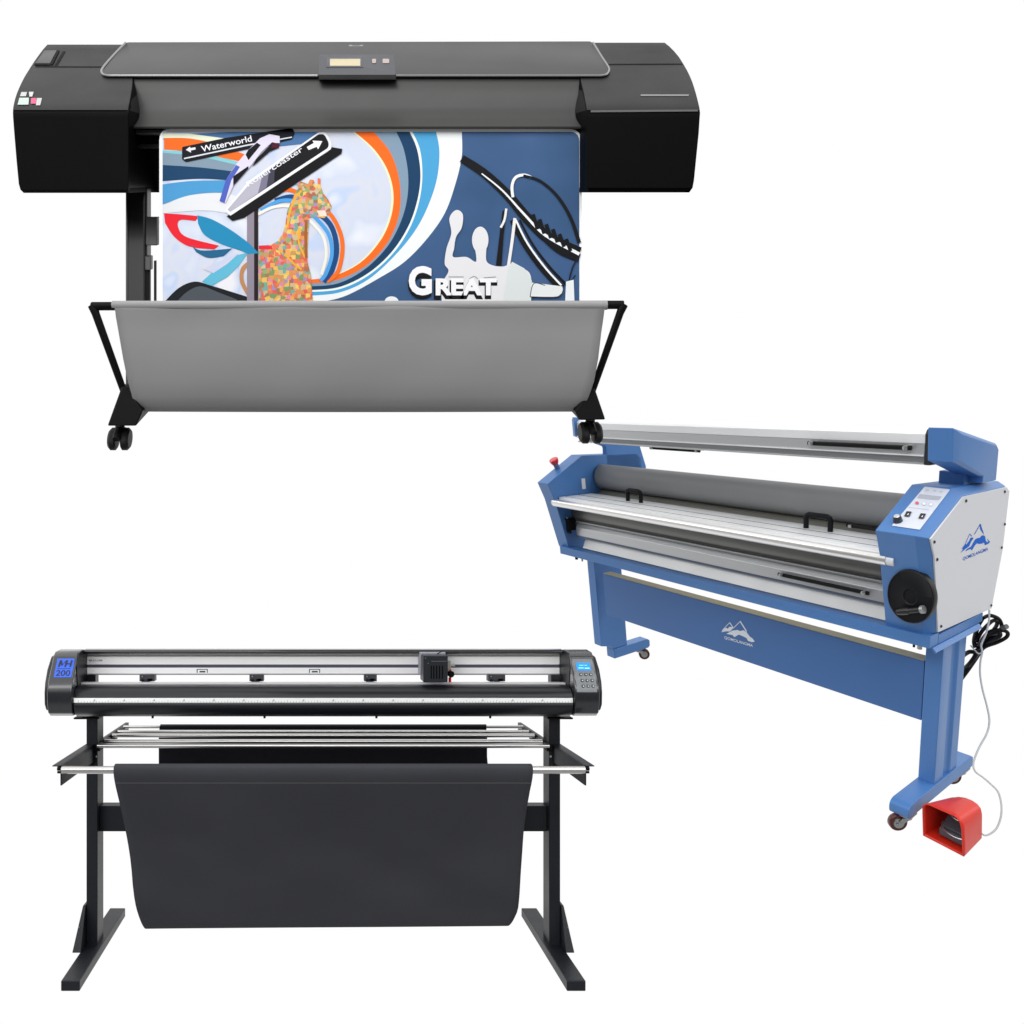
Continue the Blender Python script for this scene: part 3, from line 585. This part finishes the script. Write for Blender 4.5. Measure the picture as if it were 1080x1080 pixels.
# top beam
XT0=-1.838;XT1=-.110
part('top_beam',[ext(LM,0,XT0,XT1,[(.10,.598),(.10,.628),(.108,.638),(.125,.643),(.20,.643),(.24,.63),(.24,.56),(.104,.562),(.104,.598)])],ALUT,root,smooth=50,bev=.001)
part('beam_face',[ext(LM,0,XT0,XT1-.002,[(.099,.597),(.18,.597),(.18,.563),(.099,.563)])],ALU,root)
part('beam_lip',[ext(LM,0,XT0,XT1-.002,[(.095,.5625),(.18,.5625),(.18,.5575),(.095,.5575)])],ALUT,root)
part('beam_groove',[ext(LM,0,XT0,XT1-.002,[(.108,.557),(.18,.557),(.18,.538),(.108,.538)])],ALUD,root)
part('beam_lower_lip',[ext(LM,0,XT0,XT1-.002,[(.098,.5375),(.20,.5375),(.20,.528),(.098,.531)])],ALU,root,bev=.001)
part('beam_end_cap',[ext(LM,0,XT1-.001,XT1+.02,[(.095,.60),(.094,.628),(.105,.643),(.125,.648),(.24,.64),(.24,.53),(.095,.53)])],mat('dark_cap',(.02,.02,.022),.4),root,bev=.003)
def cut(name,x0,x1,y,z,r,par):
    o=part(name,[cyl(LM,0,x0-.016,x1+.016,(y,z),r,18)],RUBB,par,bev=.001)
    for x in (x0,x1):
        part('end_bracket',[lathe(LM,1,[(y-r*1.9,r*.5),(y-r*1.7,r*1.1),(y+r,r*1.1)],(x,z),14)],STEEL,o)
    return o
cut('cutter_track',-.507,-.165,.088,.583,.0078,root)
cut('cutter_track',-1.40,-1.13,.19,.518,.006,root)
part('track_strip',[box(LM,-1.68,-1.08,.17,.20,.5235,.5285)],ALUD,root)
# rollers
part('upper_roller',[cyl(LM,0,XL1+.012,XR0,(.25,.345),.066,48)],ROLL,root)
part('roller_shaft',[cyl(LM,0,XL1,XL1+.02,(.25,.345),.03,20),cyl(LM,0,XL1,XL1+.014,(.235,.262),.012,16)],RUBB,root)
part('lower_roller',[cyl(LM,0,XL1+.02,XR0,(.235,.222),.058,48)],ROLD,root)
part('rear_idler',[cyl(LM,0,-1.83,XR0,(.36,.26),.022,24)],mat('idler_grey',(.10,.11,.12),.35),root)
# feed table
tb=part('feed_table',[box(LM,-1.835,XR0,a,b_,.236,.2645) for a,b_ in ((-.072,-.033),(-.0285,.060),(.0665,.165))]+[box(LM,-1.83,XR0,-.07,.16,.228,.2355)],ALUT,root,bev=.0012)
part('table_groove',[box(LM,-1.834,XR0,a,b_,.240,.2650) for a,b_ in ((-.0325,-.0290),(.0605,.0660))],mat('groove_dark',(.10,.10,.11),.5),tb)
part('nose_roller',[cyl(LM,0,-1.862,-.135,(-.083,.235),.0195,72)],mat('satin_steel',(.84,.83,.82),.33,metal=.9),root)
for a_,b__ in ((-.135,-.108),(-1.872,-1.862)): part('nose_end',[cyl(LM,0,a_,b__,(-.083,.235),.0182,28)],mat('white_nylon',(.72,.74,.77),.4),root,bev=.003)
part('nose_bolt',[cyl(LM,0,-.108,-.104,(-.083,.235),.005,12)],BLKS,root)
for x0,x1,y in ((-1.503,-1.415,.10),(-.532,-.432,.092)):
    pts=[LM.W(x0,y,.262),LM.W(x0,y,.306),LM.W(x0+.004,y,.315),LM.W(x0+.013,y,.319),LM.W(x1-.013,y,.319),LM.W(x1-.004,y,.315),LM.W(x1,y,.306),LM.W(x1,y,.262)]
    part('table_handle',[tube(pts,.0095,14)],mat('handle_black',(.004,.0045,.006),.5,spec=.15),root)
# lower web rollers and covers
part('take_up_roller',[cyl(LM,0,XL1+.005,XR0,(.062,.176),.056,48)],mat('dark_steel_tube',(.17,.17,.16),.33,metal=.5,var=.1),root)  # dark grey steel tube below the nose roller
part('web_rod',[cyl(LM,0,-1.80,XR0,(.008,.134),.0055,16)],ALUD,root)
part('lower_beam',[ext(LM,0,-1.805,XR0,[(.0,.062),(.0,.105),(.006,.112),(.02,.128),(.09,.128),(.09,.062)])],ALU,root,bev=.0015)
part('beam_line',[ext(LM,0,-1.80,XR0,[(-.002,.0615),(.05,.0615),(.05,.055),(-.002,.055)])],mat('bluegrey_line',(.12,.15,.22),.4,metal=.4),root)
part('lower_deck',[ext(LM,0,-1.765,XR0+.02,[(.0,.0),(.028,.0535),(.10,.0535),(.10,.0)])],mat('pale_deck_alu',(.52,.53,.53),.42,metal=.6,var=.05),root,bev=.001)
cut('cutter_track',-.385,-.17,.155,.285,.006,root)
cut('cutter_track',-.573,-.243,-.012,.088,.0072,root)
part('pivot_bracket',[box(LM,-1.838,-1.825,-.04,.02,.085,.15),cyl(LM,0,-1.838,-1.815,(-.035,.15),.01,14),cyl(LM,0,-1.838,-1.815,(-.03,.08),.008,14)],RUBB,root,bev=.002)
part('bracket_screw',[lathe(LM,1,[(-.045,.003),(-.046,.006),(-.04,.006)],(-1.82,.158),12)],STEEL,root)
part('sight_label',[box(LM,XL1,XL1+.002,.10,.125,.29,.345)],WHITEP,root)
# control panel on the slope
def slope(px,py,off=0):
    a=LM.W(-.1,*P1[0]); b_=LM.W(-.1,*P1[7]); c=LM.W(-.05,*P1[0]); n=(b_-a).cross(c-a).normalized()
    if n.y>0: n=-n
    a=a+n*off; r=ray(px,py); return r*(a.dot(n)/r.dot(n))
def sl(pts,o1,o0=-.001): return prism([slope(*p,o1) for p in pts],[slope(*p,o0) for p in pts])
q=lambda zx,zy:(900+zx/6,430+zy/6)
st=part('control_plate',[sl(rounded([q(452,499),q(614,517),q(420,772),q(243,746)],.8),.002)],mat('control_plate_white',(.64,.67,.75),.4),root)
part('control_screen',[sl([q(420,546),q(560,562),q(542,584),q(403,571)],.003)],mat('screen_grey',(.42,.44,.50),.3),st)
for x,y,c in ((403,602,(.75,.12,.16)),(447,607,(.82,.84,.9)),(490,612,(.82,.84,.9))):
    part('push_button',[sl([q(x+11*math.cos(t)+0,y+9*math.sin(t)) for t in [i*math.pi/6 for i in range(12)]],.005)],mat('pb_%d'%int(c[1]*100),c,.4),st,bev=.001)
part('button_ring',[sl([q(x+15*math.cos(t),y+12*math.sin(t)) for t in [i*math.pi/8 for i in range(16)]],.0028) for x,y in ((447,607),(490,612),(403,602))],mat('ring_grey',(.52,.54,.62),.5),st)
for x,y in ((345,671),(435,684)):
    r_=part('rocker_switch',[sl([q(x-8,y-17),q(x+24,y-14),q(x+9,y+17),q(x-24,y+14)],.006)],mat('switch_black',(.02,.02,.025),.35),st,bev=.001)
    part('switch_mark',[sl([q(x+1,y-2),q(x+8,y-1),q(x+2,y+8),q(x-5,y+7)],.0075,.004)],WHITEP,r_)
part('panel_print',[sl([q(350,628),q(480,643),q(477,647),q(347,632)],.0026)]+[sl([q(x,y),q(x+20,y+2),q(x+14,y+11),q(x-6,y+9)],.0026) for x,y in ((462,515),(508,520),(548,526))],mat('print_grey',(.50,.52,.58),.5),st)
kc=slope(*q(284,722),0); n_=(slope(960,540,.01)-slope(960,540,0)).normalized()
nn=( LM.W(0,0,0) )
a_=slope(960,540,0); b__=slope(960,540,1); 
e1=(slope(970,541,0)-slope(960,540,0)).normalized()
pa=LM.W(-.1,*P1[0]); pb=LM.W(-.1,*P1[7]); pc=LM.W(-.05,*P1[0]); n_=(pb-pa).cross(pc-pa).normalized(); n_= -n_ if n_.y>0 else n_
part('selector_knob',[tube([kc,kc+n_*.004,kc+n_*.018,kc+n_*.021],[.0145,.0135,.0115,.0105],20)],mat('knob_black',(.03,.035,.05),.25),st,bev=.001)
part('knob_cap',[tube([kc+n_*.0205,kc+n_*.0225],[.0095,.008],20)],mat('knob_cap_silver',(.7,.7,.72),.25,metal=.8),st)
# emergency stop on the left housing
ea=LM.W(-1.9,*P1[0]); eb=LM.W(-1.9,*P1[7]); ec=LM.W(-1.85,*P1[0]); en=(eb-ea).cross(ec-ea).normalized(); en=-en if en.y>0 else en
ek=ea+(eb-ea)*.50
es=part('emergency_stop',[tube([ek-en*.002,ek+en*.030],[.013,.013],20)],mat('stop_collar_blue',(.10,.18,.34),.4),root)
part('stop_button',[tube([ek+en*.028,ek+en*.040,ek+en*.052,ek+en*.056],[.016,.021,.023,.019],24)],REDB,es,bev=.001)
# logo on the side panel and on the beam
def onpl(ax,v): return lambda px,py: LM.W(*LM.sol(px,py,ax,v))
def strip(z0,z1,w):
    a=Vector(z0);b_=Vector(z1);d=(b_-a).normalized();n2=Vector((-d.y,d.x))*w/2
    return [tuple(a+n2),tuple(b_+n2),tuple(b_-n2),tuple(a-n2)]
def decal(name,polys,conv,pl,m,par):
    gs=[]
    for i,pp in enumerate(polys):
        v=[pl(*conv(*p)) for p in pp]; gs.append((v,[tuple(range(len(v)))]))
    return part(name,gs,m,par,smooth=0,recalc=False)
cB=lambda x,y:(1000+x/18,540+y/18)
decal('mountain_logo',[strip((500,425),(610,232),12),[(598,228),(620,225),(650,330),(668,370),(680,430),(640,372),(612,330)],
 [(325,750),(360,700),(440,655),(480,580),(520,518),(560,495),(600,492),(640,445),(680,442),(705,470),(715,540),(735,572),(765,570),(738,505),(798,565),(770,600),(700,630),(682,578),(640,600),(600,607),(545,595),(500,645),(450,735),(430,700),(390,715)],
 [(232,782),(290,700),(260,700),(330,600),(345,620),(400,550),(430,490),(470,480),(482,500),(440,560),(400,650),(330,700),(270,750)],
 strip((330,600),(412,412),9),strip((410,412),(448,462),14)],cB,onpl(0,.0042),LOGOB,sp_)
def lgtext(c,p0,p1,h,pl,par,m,off=.0):
    P0_=Vector(c(*p0));P1_=Vector(c(*p1)); hh=Vector(h)
    return part('logo_lettering',[textgeo('QOMOLANGMA',lambda u,v:pl(*(P0_+(P1_-P0_)*u+hh*v)),off)],m,par,smooth=0,recalc=False)
lgtext(cB,(278,935),(755,742),(.3,-4.3),onpl(0,.0042),sp_,LOGOB,.008)
# stand: top frame, legs, beam, feet, casters
part('top_frame',[box(LM,-1.90,-.001,-.048,.018,-.045,-.004),box(LM,-1.90,-1.84,.02,.41,-.045,-.004),box(LM,-.085,-.001,.02,.41,-.045,-.012),box(LM,-1.84,-.085,.36,.41,-.045,-.012)],BLUE,root,bev=.002)
part('side_ledge',[ext(LM,1,-.03,.37,[(-.03,-.0455),(.002,-.0455),(.014,-.058),(.010,-.063),(-.002,-.051),(-.03,-.051)])],BLUE,root)
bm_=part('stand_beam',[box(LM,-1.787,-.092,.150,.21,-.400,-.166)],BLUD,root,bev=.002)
part('beam_edge',[box(LM,-1.785,-.093,.152,.208,-.1655,-.1625)],OLIV,root)
for px_,py_,r_,m_ in ((970,681.5,.008,STEEL),(964,679.5,.004,BLKS),(608,588,.008,BLKS),(614,590,.005,STEEL)):
    l_=LM.sol(px_,py_,2,-.050); part('levelling_bolt',[cyl(LM,2,-.060,-.044,(l_.x,l_.y),r_,12)],m_,root)
cA=lambda x,y:(740+x/13.5,640+y/13.5)
decal('mountain_logo',[strip((298,330),(400,224),9),strip((398,222),(446,292),13),[(280,362),(305,318),(350,298),(372,312),(395,285),(425,285),(452,292),(432,322),(400,352),(345,348)],
 strip((448,308),(552,205),10),strip((548,205),(640,352),17),
 [(352,385),(395,362),(440,338),(510,328),(545,345),(595,333),(640,362),(690,428),(720,445),(757,495),(715,503),(660,485),(640,445),(590,420),(530,395),(465,432),(440,400)]],cA,onpl(1,.1492),LOGOW,bm_)
lgtext(cA,(322,462),(728,582),(.2,-3.5),onpl(1,.1492),bm_,LOGOW,.015)
lq=LM.sol(645,682,0,-1.846); lr=LM.sol(634,682,0,-1.846)
part('leg',[ext(LM,0,-1.905,-1.846,[(.145,-.0455),(.355,-.0455),(.355,-.6425),(.238,-.6425),(lq.y,lq.z),(.145,lr.z)])],BLUE,root,bev=.003)
for x0 in (-.089,):
    x1=x0+.059
    part('leg',[ext(LM,2,-.640 if x0>-1 else -.618,-.0455,[(x0,.145),(x1,.145),(x1,.222),(x1-.009,.236),(x1-.009,.275),(x1,.289),(x1,.355),(x0,.355)])],BLUE,root,bev=.004,seg=3)
# right foot (whole), left foot (what can be seen of it)
fp=[(-.072,-.692),(-.080,-.682),(-.081,-.665),(-.077,-.652),(-.066,-.643),(-.050,-.6385),(.49,-.6385),(.51,-.65),(.51,-.685),(.50,-.692)]
part('foot',[ext(LM,0,-.094,-.024,fp)],BLUE,root,bev=.003)
part('foot',[ext(LM,0,-1.905,-1.840,[(.238,-.700),(.238,-.643),(.525,-.643),(.545,-.655),(.545,-.69),(.53,-.700)])],BLUE,root,bev=.003)
def caster(x,y,ztop,r,ang,par):
    z=ztop-.002-r
    c=part('caster',[box(LM,x-.026,x+.026,y-.03,y+.03,ztop-.006,ztop),cyl(LM,2,ztop-.020,ztop-.006,(x,y),.020,20)],STEEL,par,bev=.001)
    ca,sa=math.cos(ang),math.sin(ang)
    def lw(u,v,w): return LM.W(x+u*ca-v*sa, y+u*sa+v*ca, w)
    def disc(u0,u1,rr,v0,n=28,mid=None):
        rows=[]
        for u in (u0,u0+(u1-u0)*.15,u1-(u1-u0)*.15,u1):
            k=.93 if u in (u0,u1) else 1
            rows.append([lw(u,v0+rr*k*math.cos(t),z+rr*k*math.sin(t)) for t in [2*math.pi*i/n for i in range(n)]])
        return loft(rows)
    off=.032
    part('wheel',[disc(-.0105,.0105,r,off)],WHEL,c)
    part('wheel_hub',[disc(-.0135,.0135,r*.62,off),disc(-.022,.022,r*.24,off)],STEEL,c)
    for s in (-1,1):
        A=[(-.014,ztop-.012),(.022,ztop-.012),(off+.012,z-.002),(off,z-.011),(off-.011,z)]
        part('fork',[prism([lw(s*.0155,a,b_) for a,b_ in A],[lw(s*.019,a,b_) for a,b_ in A])],STEEL,c,bev=.001)
caster(-.050,-.035,-.693,.034,math.radians(142),root); caster(-.050,.46,-.693,.034,math.radians(142),root)
caster(-1.872,.475,-.70,.034,math.radians(-38),root)
# hand wheel
hc=(-.052,.130); R=.0865
hrows=[[LM.W(hc[0]+.86*rr_*math.cos(t),v_,hc[1]+1.04*rr_*math.sin(t)) for t in [2*math.pi*i/64 for i in range(64)]] for v_,rr_ in [(-.058,R*.80),(-.062,R*.97),(-.068,R),(-.088,R),(-.095,R*.985),(-.097,R*.95),(-.0945,R*.92),(-.0925,R*.34),(-.0935,R*.31),(-.0925,R*.29),(-.0905,R*.27),(-.0905,.001)]]
hw=part('hand_wheel',[loft(hrows)],mat('wheel_black',(.007,.0075,.009),.45,spec=.2,bump=.1,bscale=800),root,smooth=40)
part('wheel_axle',[cyl(LM,1,-.05,.0,hc,.018,20)],STEEL,hw)
hp0=LM.W(*LM.sol(946,645.5,1,-.107)); hp1=LM.W(*LM.sol(971.5,643,1,-.107))
dd=hp1-hp0
part('crank_grip',[tube([hp0,hp0+dd*.04,hp0+dd*.25,hp0+dd*.5,hp0+dd*.53,hp0+dd*.9,hp0+dd],[.006,.0095,.0115,.011,.0085,.0085,.0075],16)],mat('grip_black',(.012,.012,.013),.3),hw)
part('crank_stub',[tube([hp1,hp1+dd*.12],[.0125,.0125],18)],mat('stub_grey',(.38,.39,.40),.3,metal=.6),hw,bev=.001)

# =================================================================== 4. cable bundle, 5. foot pedal
def lp(px,py,x): return LM.W(*LM.sol(px,py,1,.45-x))
cz=lambda x,y:(1000+x/12,630+y/12)
ORG=lp(1030,660,-.02)
loops=[[(440,265),(500,235),(560,235),(640,275),(675,345),(668,420),(600,490),(480,560),(400,620)],
 [(430,270),(380,360),(345,470),(330,560),(345,640)],
 [(360,560),(420,440),(500,350),(560,300),(610,295),(615,350),(560,430),(480,500),(380,600)],
 [(400,610),(440,520),(520,440),(620,415),(720,425),(755,460),(730,510),(620,570),(480,620),(400,680)],
 [(420,620),(470,520),(560,450),(640,425),(680,395),(735,370)],
 [(390,640),(450,540),(540,470),(640,445),(650,490),(560,545),(440,610)],
 [(380,660),(330,690),(270,690),(200,730),(130,800)],
 [(400,670),(350,740),(280,850),(200,985),(120,1080)],
 [(430,650),(370,740),(310,830),(225,950),(140,1060)],
 [(385,650),(330,760),(270,840),(210,900),(110,1000)]]
gs=[]
for i,Lp in enumerate(loops):
    pts=[]
    for j,(a,b_) in enumerate(Lp):
        pts.append(lp(*cz(a,b_),-.03+.014*math.sin(i*2.1+j*.9)))
    gs.append(tube(spline(pts,7),0.0066 if i in(0,2,3) else .0078,10))
cable=part('power_cable',gs,mat('cable_black',(.005,.005,.0055),.38,spec=.22))
cable.location=ORG
cable['label']='black power cable looped in a bundle hanging beside the stand of the blue laminator'; cable['category']='cable'
part('plug_tip',[tube([lp(*cz(690,385),-.02),lp(*cz(742,368),-.015)],.0085,12)],mat('plug_grey',(.06,.065,.065),.35),cable)
part('cable_tie',[tube(spline([lp(*cz(285,610),.0),lp(*cz(330,660),.012),lp(*cz(385,712),.012),lp(*cz(440,690),.0)],6),.0024,8)],CABG,cable)

gz=-.76
GA=LM.sol(1016,903,2,gz); GB=LM.sol(974,881,2,gz); GC=LM.sol(1034.8,883.5,2,gz)
root=thing('foot_pedal','red hooded foot pedal with a grey cord on the floor beside the castered foot','pedal',LM.W(*GA))
ax=(GB-GA); ay=(GC-GA)                            # pedal's own axes in laminator coordinates
UP=Vector((0,0,1))
def G(u,v,w): return LM.W(*(GA+ax*u+ay*v+UP*w))
def fitw(px,py,v):                               # u,w of a pixel on the pedal's plane at depth v
    O=G(0,v,0); e1=G(1,v,0)-O; e2=G(0,v,1)-O; n=e1.cross(e2); r=ray(px,py); P=r*(O.dot(n)/r.dot(n)); d=P-O
    a=e1.dot(e1);b_=e1.dot(e2);c=e2.dot(e2);p=d.dot(e1);q_=d.dot(e2);det=a*c-b_*b_
    return ((p*c-q_*b_)/det,(q_*a-p*b_)/det)
front=[(0,0)]+[fitw(*p,0) for p in ((1014.5,874),(1013.2,868.5),(1010.5,863.5),(1006,860),(992,854),(981,849.2),(977.8,848.2),(975,848.8),(973.3,851))]+[(1,0)]
Hf=max(w for u,w in front)
backp=[fitw(*p,1) for p in ((1034.8,883.3),(1035,858),(1033.5,852.5),(1030.5,848.6),(1025,844.8),(1018,842),(1011,841),(1006,841.6))]
ub,wb=backp[-1]
backp=[(0.0,0)]+backp[1:]
backp=backp+[(ub+.06,wb*.96),(ub+.10,wb*.85),(ub+.10,0)]
print('pedal',[tuple(round(x,3) for x in p) for p in front],[tuple(round(x,3) for x in p) for p in backp])
n=min(len(front),len(backp)); 
def resamp(P,n):
    P=[Vector(p) for p in P]; Ls=[0]
    for a,b_ in zip(P,P[1:]): Ls.append(Ls[-1]+(b_-a).length)
    out=[]
    for i in range(n):
        t=Ls[-1]*i/(n-1)
        for j in range(len(P)-1):
            if t<=Ls[j+1]+1e-9:
                f_=(t-Ls[j])/max(1e-9,Ls[j+1]-Ls[j]); out.append(tuple(P[j].lerp(P[j+1],f_))); break
    return out
N=40
fr_=resamp(front,N); bk_=resamp(backp,N)
rows=[]
K=10
for k in range(K+1):
    t=k/K; rows.append([G(f_[0]*(1-t)+b_[0]*t,t,f_[1]*(1-t)+b_[1]*t) for f_,b_ in zip(fr_,bk_)])
v=[p for r_ in rows for p in r_]; f=[]
for k in range(K):
    for i in range(N):
        j=(i+1)%N; f.append((k*N+i,k*N+j,(k+1)*N+j,(k+1)*N+i))
f.append(tuple(range(K*N,(K+1)*N)))
hood=part('hood',[(v,f)],REDP,root,smooth=50,solid=.0045)
# treadle, wire guard, inside
cen=.42
tr=part('treadle',[prism([G(.10,.22,.012),G(.72,.22,.012),G(.72,.80,.012),G(.10,.80,.012)],[G(.10,.22,.040),G(.72,.22,.040),G(.72,.80,.062),G(.10,.80,.062)])],PEDG,root,bev=.003)
part('treadle_pad',[prism([G(.14,.26,.045),G(.68,.26,.045),G(.62,.80,.085),G(.18,.80,.085)],[G(.14,.26,.052),G(.68,.26,.052),G(.62,.80,.105),G(.18,.80,.105)])],mat('pad_dark',(.045,.052,.065),.55,bump=.4,bscale=500),tr,bev=.003)
part('wire_guard',[tube(spline([G(.12,.16,.044),G(.30,.12,.044),G(.52,.16,.046),G(.68,.28,.050),G(.70,.40,.056)],6),.0024,8),tube(spline([G(.14,.30,.100),G(.36,.28,.098),G(.58,.36,.102)],6),.0020,8)],STEEL,tr)
ca=[(1034,881-3),(1040,881),(1050,875),(1055.5,862),(1056,848),(1052.5,835),(1045,827),(1037,820),(1029,814),(1026.5,807),(1029,797),(1034,786),(1041,773),(1043.5,760),(1041,745),(1036.5,728),(1033.8,712),(1034,698),(1036,688),(1035,680),(1040,668),(1043,655),(1043.5,643)]
cpts=[]
for i,(a,b_) in enumerate(ca):
    t=i/(len(ca)-1)
    d0=G(.1,.95,.02).y; d1=lp(1043.5,643,-.01).y
    tt=min(1,t*1.35); cpts.append(ray(a,b_)*(d0+(d1-d0)*tt))
part('cord',[tube(spline(cpts,6),.0032,10)],CABG,root)

# =================================================================== camera, light, world
sc=bpy.context.scene
cam=bpy.data.cameras.new('camera'); co=bpy.data.objects.new('camera',cam); C.objects.link(co)
co.rotation_euler=(math.radians(90),0,0); cam.sensor_width=36; cam.lens=36*F/1080; cam.clip_start=.05; cam.clip_end=200
sc.camera=co
w=bpy.data.worlds.new('World'); sc.world=w; w.use_nodes=True; nt=w.node_tree; bg=nt.nodes['Background']
tc=nt.nodes.new('ShaderNodeTexCoord'); sx=nt.nodes.new('ShaderNodeSeparateXYZ'); nt.links.new(tc.outputs['Generated'],sx.inputs[0])
def mr(src,a,b_,c,d,smooth=True):
    m=nt.nodes.new('ShaderNodeMapRange'); m.interpolation_type='SMOOTHSTEP' if smooth else 'LINEAR'
    for i,x in enumerate((a,b_,c,d)): m.inputs[i+1].default_value=x
    nt.links.new(src,m.inputs[0]); return m.outputs[0]
def mth(op,a,b_):
    m=nt.nodes.new('ShaderNodeMath'); m.operation=op
    for i,x in enumerate((a,b_)):
        if isinstance(x,(int,float)): m.inputs[i].default_value=x
        else: nt.links.new(x,m.inputs[i])
    return m.outputs[0]
frontf=mr(sx.outputs[1],.15,.45,0,1)
studio=mth('ADD',mr(sx.outputs[2],-.6,.8,.38,1.18),mr(sx.outputs[0],-.9,.9,.10,.05))
band=mth('MULTIPLY',mr(sx.outputs[2],-.50,-.36,0,1),mr(sx.outputs[2],-.02,.12,1,0))      # added dark band behind the camera, deepening reflections in gloss and metal
studio=mth('MULTIPLY',studio,mth('SUBTRACT',1.0,mth('MULTIPLY',band,.72)))
strip=mth('MULTIPLY',mr(sx.outputs[2],.29,.33,0,4.2),mr(sx.outputs[2],.39,.44,1,0))   # added bright band behind the camera, putting highlights on dark gloss
studio=mth('ADD',studio,strip)
val=mth('ADD',mth('MULTIPLY',frontf,1.0),mth('MULTIPLY',mth('SUBTRACT',1.0,frontf),studio))
nt.links.new(val,bg.inputs[1]); bg.inputs[0].default_value=(1,1,1,1)
def area(name,loc,to,sx_,sy_,e):
    l=bpy.data.lights.new(name,'AREA'); l.shape='RECTANGLE'; l.size=sx_; l.size_y=sy_; l.energy=e
    o=bpy.data.objects.new(name,l); C.objects.link(o); o.location=loc
    o.rotation_euler=(Vector(to)-Vector(loc)).to_track_quat('-Z','Y').to_euler()
area('added_overhead_light',(-.6,.6,2.6),(0,2.6,0),3.0,1.0,34)  # unseen area light added to brighten the upward faces
area('added_key_light',(-2.0,-1.2,1.6),(0,2.5,0),1.2,1.2,18)  # unseen area light added for highlights on glossy black
vs=sc.view_settings; vs.view_transform='Standard'; vs.look='None'; vs.exposure=0; vs.gamma=1
sc.render.engine='CYCLES'; sc.cycles.max_bounces=6
